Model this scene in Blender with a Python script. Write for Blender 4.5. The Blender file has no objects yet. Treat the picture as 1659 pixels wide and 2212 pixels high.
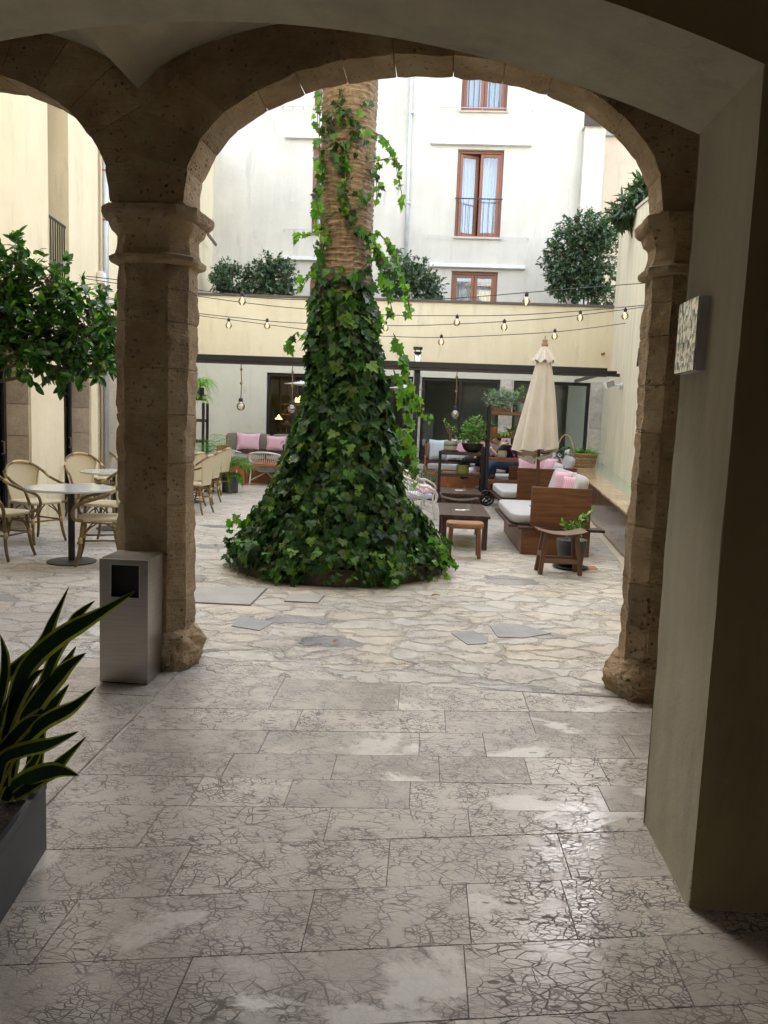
import bpy, math, random
from mathutils import Vector, Matrix, noise
random.seed(11)
rad=math.radians; PI=math.pi; rnd=random.random; U=random.uniform
S=bpy.context.scene; C=S.collection
# ------------------------------------------------------------ measuring frame (view units of the photo: 1659 x 2212)
PW,PH,PF,EYE=1659.,2212.,1662.,1.5
PITCH,ROLL,YAW=[rad(a) for a in (6.6,2.2,2.8)]
def _ax():
    cy,sy=math.cos(YAW),math.sin(YAW); cp,sp=math.cos(PITCH),math.sin(PITCH)
    f=Vector((-sy*cp,cy*cp,-sp)); r0=Vector((cy,sy,0)); u0=Vector((-sy*sp,cy*sp,cp))
    c,s=math.cos(ROLL),math.sin(ROLL)
    return c*r0+s*u0, c*u0-s*r0, f
AR,AU,AF=_ax()
def ray(px,py): return AF+AR*((px-PW/2)/PF)-AU*((py-PH/2)/PF)
def G(px,py,z=0.):
    d=ray(px,py); t=(z-EYE)/d.z; return Vector((d.x*t,d.y*t,z))
def at(px,py,Y):
    d=ray(px,py); t=Y/d.y; return Vector((d.x*t,Y,EYE+d.z*t))
def pl(px,py,o,ang,v=0.):
    n=(-math.sin(ang),math.cos(ang)); uu=(math.cos(ang),math.sin(ang)); d=ray(px,py)
    t=(o[0]*n[0]+o[1]*n[1]+v)/(d.x*n[0]+d.y*n[1]); x,y=d.x*t,d.y*t
    return ((x-o[0])*uu[0]+(y-o[1])*uu[1], EYE+d.z*t)
# ------------------------------------------------------------ materials
def _new(name):
    m=bpy.data.materials.new(name); m.use_nodes=True; nt=m.node_tree
    return m,nt,nt.nodes['Principled BSDF']
def nd(nt,t,**k):
    n=nt.nodes.new(t)
    for a,b in k.items():
        if a in n.inputs.keys(): n.inputs[a].default_value=b
        else: setattr(n,a,b)
    return n
def L(nt,a,b): nt.links.new(a,b)
def c4(c): return (c[0],c[1],c[2],1)
def mixc(nt,fac,a,b,bt='MIX'):
    m=nt.nodes.new('ShaderNodeMix'); m.data_type='RGBA'; m.blend_type=bt
    for s,v in ((m.inputs[0],fac),(m.inputs[6],a),(m.inputs[7],b)):
        if isinstance(v,bpy.types.NodeSocket): L(nt,v,s)
        elif isinstance(v,(int,float)): s.default_value=v
        else: s.default_value=c4(v)
    return m.outputs[2]
def mth(nt,op,a,b=None,c=None):
    m=nt.nodes.new('ShaderNodeMath'); m.operation=op
    for i,v in enumerate((a,b,c)):
        if v is None: continue
        if isinstance(v,bpy.types.NodeSocket): L(nt,v,m.inputs[i])
        else: m.inputs[i].default_value=v
    return m.outputs[0]
def coord(nt,sc=(1,1,1),rot=(0,0,0)):
    t=nt.nodes.new('ShaderNodeTexCoord'); mp=nt.nodes.new('ShaderNodeMapping')
    mp.inputs['Scale'].default_value=sc; mp.inputs['Rotation'].default_value=rot
    L(nt,t.outputs['Object'],mp.inputs[0]); return mp.outputs[0]
def nz(nt,vec,scale,detail=5,rough=.55,dist=0):
    n=nd(nt,'ShaderNodeTexNoise',Scale=scale,Detail=detail,Roughness=rough,Distortion=dist); L(nt,vec,n.inputs['Vector']); return n.outputs['Fac']
def ramp(nt,fac,stops):
    r=nt.nodes.new('ShaderNodeValToRGB'); el=r.color_ramp.elements
    while len(el)<len(stops): el.new(.5)
    for e,(p,c) in zip(el,stops):
        e.position=p; e.color=c4(c) if not isinstance(c,(int,float)) else (c,c,c,1)
    L(nt,fac,r.inputs[0]); return r.outputs[0]
def bump(nt,h,strength,dist,bs,prev=None):
    b=nd(nt,'ShaderNodeBump',Strength=strength,Distance=dist); L(nt,h,b.inputs['Height'])
    if prev: L(nt,prev,b.inputs['Normal'])
    L(nt,b.outputs[0],bs.inputs['Normal']); return b.outputs[0]
def M(name,col,rough=.6,var=.12,scale=6,bmp=0,bscale=60,metal=0,spec=.5,stretch=(1,1,1),island=0,coat=0):
    m,nt,bs=_new(name); v=coord(nt,stretch)
    n=nz(nt,v,scale); lo=[c*(1-var) for c in col]; hi=[min(1,c*(1+var)) for c in col]
    f=ramp(nt,n,[(.3,0.),(.7,1.)]); out=mixc(nt,f,lo,hi)
    if island:
        g=nd(nt,'ShaderNodeNewGeometry'); k=mth(nt,'MULTIPLY_ADD',g.outputs['Random Per Island'],2*island,1-island)
        cc=nt.nodes.new('ShaderNodeCombineColor'); [L(nt,k,cc.inputs[i]) for i in range(3)]
        out=mixc(nt,1.,out,cc.outputs[0],'MULTIPLY')
    L(nt,out,bs.inputs['Base Color'])
    bs.inputs['Roughness'].default_value=rough; bs.inputs['Metallic'].default_value=metal
    bs.inputs['Specular IOR Level'].default_value=spec; bs.inputs['Coat Weight'].default_value=coat
    if bmp: bump(nt,nz(nt,v,bscale,6),bmp,.01,bs)
    return m
def wood(name,c1,c2,axis=0,rough=.45,scale=1.):
    m,nt,bs=_new(name); st=[14*scale]*3; st[axis]=1.1*scale
    v=coord(nt,st); n=nz(nt,v,1.6,8,.6,.9); w=nz(nt,v,6,4,.7)
    f=mth(nt,'ADD',mth(nt,'MULTIPLY',n,.75),mth(nt,'MULTIPLY',w,.25))
    o=mixc(nt,ramp(nt,f,[(.36,0.),(.62,1.)]),c1,c2)
    g=nd(nt,'ShaderNodeNewGeometry'); k=mth(nt,'MULTIPLY_ADD',g.outputs['Random Per Island'],.36,.82)
    cc=nt.nodes.new('ShaderNodeCombineColor'); [L(nt,k,cc.inputs[i]) for i in range(3)]
    o=mixc(nt,1.,o,cc.outputs[0],'MULTIPLY'); L(nt,o,bs.inputs['Base Color']); bs.inputs['Roughness'].default_value=rough
    bump(nt,f,.25,.004,bs); return m
def leafm(name,cols,rough=.4,trans=.3,spec=.5):
    m,nt,bs=_new(name); g=nd(nt,'ShaderNodeNewGeometry')
    o=ramp(nt,g.outputs['Random Per Island'],[((i/(len(cols)-1))*.98,c) for i,c in enumerate(cols)])
    n=nz(nt,coord(nt),3,3); o=mixc(nt,mth(nt,'MULTIPLY',n,.35),o,cols[0])
    L(nt,o,bs.inputs['Base Color']); bs.inputs['Roughness'].default_value=rough; bs.inputs['Specular IOR Level'].default_value=spec
    t=nd(nt,'ShaderNodeBsdfTranslucent'); L(nt,mixc(nt,1.,o,(1.25,1.7,.5),'MULTIPLY'),t.inputs[0])
    mx=nd(nt,'ShaderNodeMixShader'); mx.inputs[0].default_value=trans; L(nt,bs.outputs[0],mx.inputs[1]); L(nt,t.outputs[0],mx.inputs[2])
    L(nt,mx.outputs[0],nt.nodes['Material Output'].inputs[0]); return m
def glassm(name,tint=(.9,.95,.93),fac=.12,rough=.0,power=1.):
    m,nt,bs=_new(name); nt.nodes.remove(bs)
    tr=nd(nt,'ShaderNodeBsdfTransparent'); tr.inputs[0].default_value=c4(tint)
    gl=nd(nt,'ShaderNodeBsdfGlossy'); gl.inputs['Roughness'].default_value=rough
    fr=nd(nt,'ShaderNodeFresnel',IOR=1.5); f=mth(nt,'MULTIPLY_ADD',fr.outputs[0],power,fac)
    mx=nd(nt,'ShaderNodeMixShader'); L(nt,f,mx.inputs[0]); L(nt,tr.outputs[0],mx.inputs[1]); L(nt,gl.outputs[0],mx.inputs[2])
    L(nt,mx.outputs[0],nt.nodes['Material Output'].inputs[0]); return m
def mat_plaster(name,c1,c2,streak=.3,rough=.85):
    m,nt,bs=_new(name); v=coord(nt)
    n=nz(nt,v,.9,7,.6); vs=coord(nt,(2.2,2.2,.18)); s=nz(nt,vs,1.4,6,.65)
    f=mth(nt,'ADD',mth(nt,'MULTIPLY',n,1-streak),mth(nt,'MULTIPLY',s,streak))
    o=mixc(nt,ramp(nt,f,[(.36,0.),(.6,1.)]),c1,c2); stn=mth(nt,'MULTIPLY',ramp(nt,nz(nt,coord(nt,(3,3,.7)),1.1,7,.7,.4),[(.56,0.),(.68,1.)]),.35); o=mixc(nt,stn,o,[c*.62 for c in c1])
    fl_=ramp(nt,nz(nt,v,7,6,.7),[(.66,0.),(.69,1.)]); o=mixc(nt,mth(nt,'MULTIPLY',fl_,.35),o,[min(1,c*1.25) for c in c2]); L(nt,o,bs.inputs['Base Color']); bs.inputs['Roughness'].default_value=rough
    h=mth(nt,'ADD',nz(nt,v,5,5),mth(nt,'MULTIPLY',nz(nt,v,60,4),.25)); bump(nt,h,.35,.02,bs); return m
def mat_sandstone(name,dark=1.):
    m,nt,bs=_new(name); v=coord(nt)
    n=nz(nt,v,2.2,8,.65,.4); n2=nz(nt,v,11,8,.7)
    o=ramp(nt,n,[(.3,(.19*dark,.12*dark,.065*dark)),(.48,(.36*dark,.25*dark,.145*dark)),(.68,(.52*dark,.42*dark,.285*dark))])
    o=mixc(nt,ramp(nt,n2,[(.35,0.),(.75,.8)]),o,(.34*dark,.27*dark,.18*dark))
    g=nd(nt,'ShaderNodeNewGeometry'); k=mth(nt,'MULTIPLY_ADD',g.outputs['Random Per Island'],.3,.85)
    cc=nt.nodes.new('ShaderNodeCombineColor'); [L(nt,k,cc.inputs[i]) for i in range(3)]
    o=mixc(nt,1.,o,cc.outputs[0],'MULTIPLY')
    vo=nd(nt,'ShaderNodeTexVoronoi',Scale=26); vv=nd(nt,'ShaderNodeVectorMath',operation='ADD')
    nn=nd(nt,'ShaderNodeTexNoise',Scale=14,Detail=4); L(nt,v,nn.inputs['Vector']); L(nt,v,vv.inputs[0]); 
    sc=nd(nt,'ShaderNodeVectorMath',operation='SCALE'); sc.inputs['Scale'].default_value=.06; L(nt,nn.outputs['Color'],sc.inputs[0]); L(nt,sc.outputs[0],vv.inputs[1]); L(nt,vv.outputs[0],vo.inputs['Vector'])
    pitmask=ramp(nt,nz(nt,v,3.1,4),[(.42,0.),(.6,1.)])
    pit=mth(nt,'MULTIPLY',ramp(nt,vo.outputs['Distance'],[(.12,1.),(.24,0.)]),pitmask)
    o=mixc(nt,mth(nt,'MULTIPLY',pit,.6),o,(.08,.052,.03))
    L(nt,o,bs.inputs['Base Color']); bs.inputs['Roughness'].default_value=.92; bs.inputs['Specular IOR Level'].default_value=.2
    vr=coord(nt,(3,3,22)); rip=nz(nt,vr,1.8,6,.6)
    h=mth(nt,'ADD',mth(nt,'MULTIPLY',n2,1.),mth(nt,'MULTIPLY',rip,.5)); h=mth(nt,'SUBTRACT',h,mth(nt,'MULTIPLY',pit,.7))
    bump(nt,h,1.,.035,bs); return m
def mat_flag(name):
    m,nt,bs=_new(name); v=coord(nt)
    g=nd(nt,'ShaderNodeNewGeometry'); ri=g.outputs['Random Per Island']
    n=nz(nt,v,1.3,8,.62,.3); o=ramp(nt,n,[(.3,(.44,.395,.34)),(.5,(.58,.53,.465)),(.7,(.69,.64,.57))])
    k=mth(nt,'MULTIPLY_ADD',ri,.26,.86); cc=nt.nodes.new('ShaderNodeCombineColor'); [L(nt,k,cc.inputs[i]) for i in range(3)]
    o=mixc(nt,1.,o,cc.outputs[0],'MULTIPLY')
    # per-slab offset so veins stop at the joints
    ov=nd(nt,'ShaderNodeVectorMath',operation='ADD'); cb=nd(nt,'ShaderNodeCombineXYZ'); L(nt,mth(nt,'MULTIPLY',ri,37.),cb.inputs[2]); L(nt,v,ov.inputs[0]); L(nt,cb.outputs[0],ov.inputs[1]); vv=ov.outputs[0]
    dn=nd(nt,'ShaderNodeTexNoise',Scale=9.,Detail=3,Roughness=.5); L(nt,vv,dn.inputs['Vector'])
    sc=nd(nt,'ShaderNodeVectorMath',operation='SCALE'); sc.inputs['Scale'].default_value=.04; L(nt,dn.outputs['Color'],sc.inputs[0])
    dv=nd(nt,'ShaderNodeVectorMath',operation='ADD'); L(nt,vv,dv.inputs[0]); L(nt,sc.outputs[0],dv.inputs[1])
    mp=nd(nt,'ShaderNodeMapping'); mp.inputs['Scale'].default_value=(.55,1.1,1); L(nt,dv.outputs[0],mp.inputs[0])
    def crack(scale,w):
        q=nd(nt,'ShaderNodeTexVoronoi',Scale=scale,feature='DISTANCE_TO_EDGE'); L(nt,mp.outputs[0],q.inputs['Vector'])
        return ramp(nt,q.outputs['Distance'],[(0.,1.),(w*.45,1.),(w,0.)])
    c1=crack(25,.042); c2=crack(55,.075); c3=crack(6.,.012); c4_=crack(13,.018)
    area=ramp(nt,nz(nt,vv,1.1,3),[(.28,.45),(.44,1.)]); area2=ramp(nt,nz(nt,vv,2.3,3),[(.34,.2),(.52,1.)])
    brk=ramp(nt,nz(nt,vv,9,3),[(.34,.25),(.5,1.)])
    cr=mth(nt,'MULTIPLY',mth(nt,'MAXIMUM',mth(nt,'MULTIPLY',c1,area),mth(nt,'MAXIMUM',mth(nt,'MULTIPLY',c2,area2),mth(nt,'MAXIMUM',c3,c4_))),brk)
    patch=ramp(nt,nz(nt,vv,1.7,7,.6,.6),[(.60,0.),(.64,1.)])
    o=mixc(nt,mth(nt,'MULTIPLY',patch,.85),o,(.76,.73,.67))
    cr=mth(nt,'MULTIPLY',cr,mth(nt,'SUBTRACT',1.,mth(nt,'MULTIPLY',patch,.85)))
    pm=nd(nt,'ShaderNodeMapping'); pm.inputs['Scale'].default_value=(.45,1.5,1); L(nt,dv.outputs[0],pm.inputs[0]); pv=nd(nt,'ShaderNodeTexVoronoi',Scale=15.); L(nt,pm.outputs[0],pv.inputs['Vector'])
    pit=mth(nt,'MULTIPLY',ramp(nt,pv.outputs['Distance'],[(.13,1.),(.19,0.)]),ramp(nt,nz(nt,vv,4,2),[(.46,0.),(.52,1.)]))
    cp=mth(nt,'MAXIMUM',cr,pit)
    o=mixc(nt,mth(nt,'MULTIPLY',cp,mth(nt,'MULTIPLY_ADD',ri,.25,.65)),o,(.085,.064,.055)); L(nt,o,bs.inputs['Base Color'])
    r=mth(nt,'ADD',ramp(nt,nz(nt,v,5,6,.6),[(.3,.10),(.7,.27)]),mth(nt,'MULTIPLY',cp,.4)); L(nt,r,bs.inputs['Roughness'])
    bs.inputs['Specular IOR Level'].default_value=.5
    h=mth(nt,'SUBTRACT',mth(nt,'ADD',mth(nt,'MULTIPLY',nz(nt,v,4,6),.7),mth(nt,'MULTIPLY',nz(nt,v,45,4),.08)),mth(nt,'MULTIPLY',cp,.25))
    bump(nt,h,.4,.006,bs); return m
def mat_cobble(name):
    m,nt,bs=_new(name); v=coord(nt)
    dn=nd(nt,'ShaderNodeTexNoise',Scale=3.6,Detail=6,Roughness=.68); L(nt,v,dn.inputs['Vector'])
    sc=nd(nt,'ShaderNodeVectorMath',operation='SCALE'); sc.inputs['Scale'].default_value=.38; L(nt,dn.outputs['Color'],sc.inputs[0])
    dv=nd(nt,'ShaderNodeVectorMath',operation='ADD'); L(nt,v,dv.inputs[0]); L(nt,sc.outputs[0],dv.inputs[1])
    mp=nd(nt,'ShaderNodeMapping'); mp.inputs['Scale'].default_value=(.85,1.5,.0); L(nt,dv.outputs[0],mp.inputs[0])
    e=nd(nt,'ShaderNodeTexVoronoi',Scale=3.1,feature='DISTANCE_TO_EDGE'); L(nt,mp.outputs[0],e.inputs['Vector'])
    c=nd(nt,'ShaderNodeTexVoronoi',Scale=3.1); L(nt,mp.outputs[0],c.inputs['Vector'])
    sp=nd(nt,'ShaderNodeSeparateColor'); L(nt,c.outputs['Color'],sp.inputs[0])
    o=ramp(nt,sp.outputs[0],[(0.,(.45,.41,.36)),(.3,(.54,.50,.43)),(.5,(.50,.475,.435)),(.72,(.56,.50,.40)),(.88,(.50,.485,.46)),(.975,(.46,.45,.43)),(.985,(.2,.2,.205))])
    n=nz(nt,v,9,8,.68); o=mixc(nt,ramp(nt,n,[(.32,0.),(.68,1.)]),mixc(nt,1.,o,(.72,.7,.68),'MULTIPLY'),mixc(nt,1.,o,(1.18,1.16,1.12),'MULTIPLY'))
    big=nz(nt,v,.45,4); o=mixc(nt,ramp(nt,big,[(.4,0.),(.65,.55)]),o,(.53,.52,.50))
    wj=mth(nt,'MULTIPLY_ADD',nz(nt,v,7,3),.09,-.022)
    jt=mth(nt,'SUBTRACT',1.,mth(nt,'MINIMUM',1.,mth(nt,'DIVIDE',e.outputs['Distance'],mth(nt,'MAXIMUM',wj,.012))))
    mort=mixc(nt,ramp(nt,nz(nt,v,5,4),[(.40,0.),(.5,1.)]),(.22,.19,.16),(.52,.485,.435))
    o=mixc(nt,mth(nt,'MULTIPLY',ramp(nt,jt,[(.1,0.),(.6,1.)]),.85),o,mort)
    fine=nd(nt,'ShaderNodeTexVoronoi',Scale=17,feature='DISTANCE_TO_EDGE'); L(nt,mp.outputs[0],fine.inputs['Vector'])
    fc=mth(nt,'MULTIPLY',ramp(nt,fine.outputs['Distance'],[(0.,1.),(.03,0.)]),ramp(nt,nz(nt,v,2,3),[(.5,0.),(.6,1.)]))
    o=mixc(nt,mth(nt,'MULTIPLY',fc,.7),o,(.14,.11,.09))
    L(nt,o,bs.inputs['Base Color']); L(nt,ramp(nt,n,[(.3,.34),(.7,.6)]),bs.inputs['Roughness'])
    h=mth(nt,'ADD',mth(nt,'MULTIPLY',ramp(nt,e.outputs['Distance'],[(0.,0.),(.09,1.)]),.7),mth(nt,'MULTIPLY',n,.55))
    h=mth(nt,'ADD',h,mth(nt,'MULTIPLY',sp.outputs[1],.3)); h=mth(nt,'SUBTRACT',h,mth(nt,'MULTIPLY',fc,.3))
    bump(nt,h,.8,.03,bs); return m
def mat_bark(name):
    m,nt,bs=_new(name); v=coord(nt,(1.3,1.3,15)); n=nz(nt,v,2.2,9,.68,.5); n2=nz(nt,coord(nt,(9,9,5)),3,6,.65)
    f=mth(nt,'ADD',mth(nt,'MULTIPLY',n,.7),mth(nt,'MULTIPLY',n2,.3))
    o=ramp(nt,f,[(.36,(.03,.02,.013)),(.45,(.15,.105,.068)),(.55,(.26,.195,.13)),(.68,(.40,.325,.23))])
    L(nt,o,bs.inputs['Base Color']); bs.inputs['Roughness'].default_value=.9; bump(nt,f,1.,.03,bs); return m
def mat_pillow(name,c1,c2,sc=38.):
    m,nt,bs=_new(name); v=coord(nt,(1,1,1),(0,0,0))
    sp=nd(nt,'ShaderNodeSeparateXYZ'); L(nt,v,sp.inputs[0])
    a=mth(nt,'SINE',mth(nt,'MULTIPLY',mth(nt,'ADD',mth(nt,'ADD',sp.outputs[0],sp.outputs[1]),sp.outputs[2]),sc*2)); b=mth(nt,'SINE',mth(nt,'MULTIPLY',mth(nt,'SUBTRACT',mth(nt,'ADD',sp.outputs[0],sp.outputs[1]),sp.outputs[2]),sc*2))
    f=ramp(nt,mth(nt,'MULTIPLY',a,b),[(.0,0.),(.25,1.)]); L(nt,mixc(nt,f,c2,c1),bs.inputs['Base Color']); bs.inputs['Roughness'].default_value=.9
    bump(nt,nz(nt,v,90,3),.2,.005,bs); return m
def mat_weave(name,c1,c2,sc=90):
    m,nt,bs=_new(name); v=coord(nt); w=nd(nt,'ShaderNodeTexChecker',Scale=sc); L(nt,v,w.inputs[0]); w.inputs[1].default_value=c4(c1); w.inputs[2].default_value=c4(c2)
    L(nt,w.outputs[0],bs.inputs['Base Color']); bs.inputs['Roughness'].default_value=.6; bump(nt,w.outputs['Fac'],.3,.003,bs); return m
def mat_marble(name,c1,c2,tile=(.0,.0),rough=.25):
    m,nt,bs=_new(name); v=coord(nt); n=nz(nt,v,2.2,9,.7,1.6); o=mixc(nt,ramp(nt,n,[(.38,0.),(.6,1.)]),c1,c2)
    w=nz(nt,v,5,6,.7,2.5); o=mixc(nt,ramp(nt,w,[(.47,0.),(.5,.5),(.53,0.)]),o,[min(1,c*1.5) for c in c2])
    g=nd(nt,'ShaderNodeNewGeometry'); k=mth(nt,'MULTIPLY_ADD',g.outputs['Random Per Island'],.3,.85)
    cc=nt.nodes.new('ShaderNodeCombineColor'); [L(nt,k,cc.inputs[i]) for i in range(3)]
    o=mixc(nt,1.,o,cc.outputs[0],'MULTIPLY')
    L(nt,o,bs.inputs['Base Color']); bs.inputs['Roughness'].default_value=rough; return m
def mat_emit(name,col,st):
    m,nt,bs=_new(name); bs.inputs['Base Color'].default_value=c4(col); bs.inputs['Emission Color'].default_value=c4(col); bs.inputs['Emission Strength'].default_value=st; return m
# ------------------------------------------------------------ mesh building
class MB:
    def __init__(s): s.v=[]; s.f=[]; s.mi=[]; s.m=Matrix.Identity(4); s.k=0
    def add(s,vs,fs):
        b=len(s.v); m=s.m; s.v+=[tuple(m@Vector(p)) for p in vs]; s.f+=[tuple(i+b for i in f) for f in fs]; s.mi+=[s.k]*len(fs); return s
    def box(s,x0,x1,y0,y1,z0,z1):
        return s.add([(x0,y0,z0),(x1,y0,z0),(x1,y1,z0),(x0,y1,z0),(x0,y0,z1),(x1,y0,z1),(x1,y1,z1),(x0,y1,z1)],[(0,3,2,1),(4,5,6,7),(0,1,5,4),(1,2,6,5),(2,3,7,6),(3,0,4,7)])
    def bar(s,a,b,w,h,up=(0,0,1)):
        a=Vector(a);b=Vector(b);d=(b-a).normalized();x=d.cross(Vector(up)); x=x.normalized() if x.length>1e-4 else Vector((1,0,0)); y=x.cross(d).normalized()
        vs=[p+x*i*w/2+y*j*h/2 for p in (a,b) for i,j in ((-1,-1),(1,-1),(1,1),(-1,1))]
        return s.add(vs,[(0,1,2,3),(7,6,5,4),(0,4,5,1),(1,5,6,2),(2,6,7,3),(3,7,4,0)])
    def tube(s,pts,r,n=8,caps=True):
        pts=[Vector(p) for p in pts]; N=len(pts); rs=r if isinstance(r,(list,tuple)) else [r]*N
        up=Vector((0,0,1)); vs=[]; pd=None
        for i,p in enumerate(pts):
            d=(pts[min(i+1,N-1)]-pts[max(i-1,0)]).normalized()
            if pd is None:
                x=d.cross(up if abs(d.z)<.95 else Vector((1,0,0))).normalized()
            else:
                x=(x-d*x.dot(d)); x=x.normalized() if x.length>1e-5 else d.orthogonal().normalized()
            pd=d; y=d.cross(x)
            vs+=[p+(x*math.cos(2*PI*k/n)+y*math.sin(2*PI*k/n))*rs[i] for k in range(n)]
        fs=[(i*n+k,i*n+(k+1)%n,(i+1)*n+(k+1)%n,(i+1)*n+k) for i in range(N-1) for k in range(n)]
        if caps: fs+=[tuple(range(n-1,-1,-1)),tuple((N-1)*n+k for k in range(n))]
        return s.add(vs,fs)
    def lathe(s,prof,n=24,c=(0,0,0),fn=None):
        vs=[]
        for r,z in prof:
            for k in range(n):
                a=2*PI*k/n; rr=r*(fn(a,z) if fn else 1); vs.append((c[0]+rr*math.cos(a),c[1]+rr*math.sin(a),c[2]+z))
        N=len(prof); fs=[(i*n+k,i*n+(k+1)%n,(i+1)*n+(k+1)%n,(i+1)*n+k) for i in range(N-1) for k in range(n)]
        fs+=[tuple(range(n-1,-1,-1)),tuple((N-1)*n+k for k in range(n))]
        return s.add(vs,fs)
    def grid(s,fn,nu,nv,closeu=False):
        vs=[fn(i/(nu if closeu else nu-1),j/(nv-1)) for j in range(nv) for i in range(nu)]
        fs=[(j*nu+i,j*nu+(i+1)%nu,(j+1)*nu+(i+1)%nu,(j+1)*nu+i) for j in range(nv-1) for i in range(nu if closeu else nu-1)]
        return s.add(vs,fs)
    def prism(s,poly,y0,y1):   # poly in (x,z), extruded along y
        n=len(poly); return s.add([(x,y0,z) for x,z in poly]+[(x,y1,z) for x,z in poly],[tuple(range(n)),tuple(range(2*n-1,n-1,-1))]+[(i,i+n,(i+1)%n+n,(i+1)%n) for i in range(n)])
    def prismz(s,poly,z0,z1):
        n=len(poly); return s.add([(x,y,z0) for x,y in poly]+[(x,y,z1) for x,y in poly],[tuple(range(n-1,-1,-1)),tuple(range(n,2*n))]+[(i,(i+1)%n,(i+1)%n+n,i+n) for i in range(n)])
    def sq(s,c,w,d,h,e=.3,n=20,mm=12):   # rounded box (superquadric)
        def q(a,p): return math.copysign(abs(a)**p,a)
        def fn(u,v):
            t=(v-.5)*PI*.9999; a=u*2*PI; ct=q(math.cos(t),e)
            return (c[0]+w/2*ct*q(math.cos(a),e),c[1]+d/2*ct*q(math.sin(a),e),c[2]+h/2*q(math.sin(t),e))
        return s.grid(fn,n,mm,True)
    def pillow(s,w,h,t,n=9,seed=0):   # in xz plane, thick along y, centre origin
        def f(sg):
            def g(u,v):
                a=2*u-1; b=2*v-1; k=max(0,(1-a**4)*(1-b**4))**.55; pin=1-.10*(1-abs(a)**1.5)*abs(b)**3; pin2=1-.10*(1-abs(b)**1.5)*abs(a)**3
                w2=.012*noise.noise(Vector((a*2.3+seed,b*2.3,sg)))
                return (a*w/2*pin2,sg*(t/2*k+.001)+w2*k,b*h/2*pin)
            return g
        s.grid(f(-1),n,n); return s.grid(f(1),n,n)
    def build(s,name,mats,parent=None,smooth=False,bevel=0,recalc=False):
        me=bpy.data.meshes.new(name); me.from_pydata(s.v,[],s.f); me.update()
        for m in (mats if isinstance(mats,(list,tuple)) else [mats]): me.materials.append(m)
        if max(s.mi or [0]): me.polygons.foreach_set('material_index',s.mi)
        if smooth: me.polygons.foreach_set('use_smooth',[True]*len(me.polygons))
        o=bpy.data.objects.new(name,me); C.objects.link(o)
        if parent: o.parent=parent
        if bevel:
            b=o.modifiers.new('bevel','BEVEL'); b.width=bevel; b.segments=2; b.limit_method='ANGLE'
        return o
def tag(o,label,cat,group=None):
    o['label']=label; o['category']=cat
    if group: o['group']=group
    return o
def thing(name,label,cat,loc=(0,0,0),rz=0,group=None):
    o=bpy.data.objects.new(name,None); o.empty_display_size=.1; C.objects.link(o); o.location=loc; o.rotation_euler=(0,0,rz); return tag(o,label,cat,group)
def struct(o): o['kind']='structure'; return o
def dup(root,loc,rz,label,group=None):
    def cp(o,p):
        c=o.copy(); C.objects.link(c); c.parent=p
        for ch in [x for x in C.objects if x.parent==o]: cp(ch,c)
        return c
    r=cp(root,None); r.location=loc; r.rotation_euler=(0,0,rz); r['label']=label
    if group: r['group']=group
    return r
def smoothpath(pts,n=6):
    pts=[Vector(p) for p in pts]; out=[]
    for i in range(len(pts)-1):
        p0=pts[max(i-1,0)];p1=pts[i];p2=pts[i+1];p3=pts[min(i+2,len(pts)-1)]
        for k in range(n):
            t=k/n; out.append(.5*((2*p1)+(-p0+p2)*t+(2*p0-5*p1+4*p2-p3)*t*t+(-p0+3*p1-3*p2+p3)*t**3))
    out.append(pts[-1]); return out
def wall_holes(mb,s0,s1,z0,z1,holes,y0,y1):
    xs=sorted({s0,s1}|{h[0] for h in holes}|{h[1] for h in holes}); zs=sorted({z0,z1}|{h[2] for h in holes}|{h[3] for h in holes})
    nx,nzz=len(xs)-1,len(zs)-1
    def solid(i,j):
        if i<0 or j<0 or i>=nx or j>=nzz: return False
        x=(xs[i]+xs[i+1])/2; z=(zs[j]+zs[j+1])/2
        return not any(h[0]<x<h[1] and h[2]<z<h[3] for h in holes)
    for i in range(nx):
        for j in range(nzz):
            if not solid(i,j): continue
            a,b,c,d=xs[i],xs[i+1],zs[j],zs[j+1]
            mb.add([(a,y0,c),(b,y0,c),(b,y0,d),(a,y0,d)],[(0,1,2,3)]); mb.add([(a,y1,c),(b,y1,c),(b,y1,d),(a,y1,d)],[(3,2,1,0)])
            if not solid(i-1,j): mb.add([(a,y0,c),(a,y0,d),(a,y1,d),(a,y1,c)],[(0,1,2,3)])
            if not solid(i+1,j): mb.add([(b,y0,c),(b,y1,c),(b,y1,d),(b,y0,d)],[(0,1,2,3)])
            if not solid(i,j-1): mb.add([(a,y0,c),(a,y1,c),(b,y1,c),(b,y0,c)],[(0,1,2,3)])
            if not solid(i,j+1): mb.add([(a,y0,d),(b,y0,d),(b,y1,d),(a,y1,d)],[(0,1,2,3)])
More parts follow.
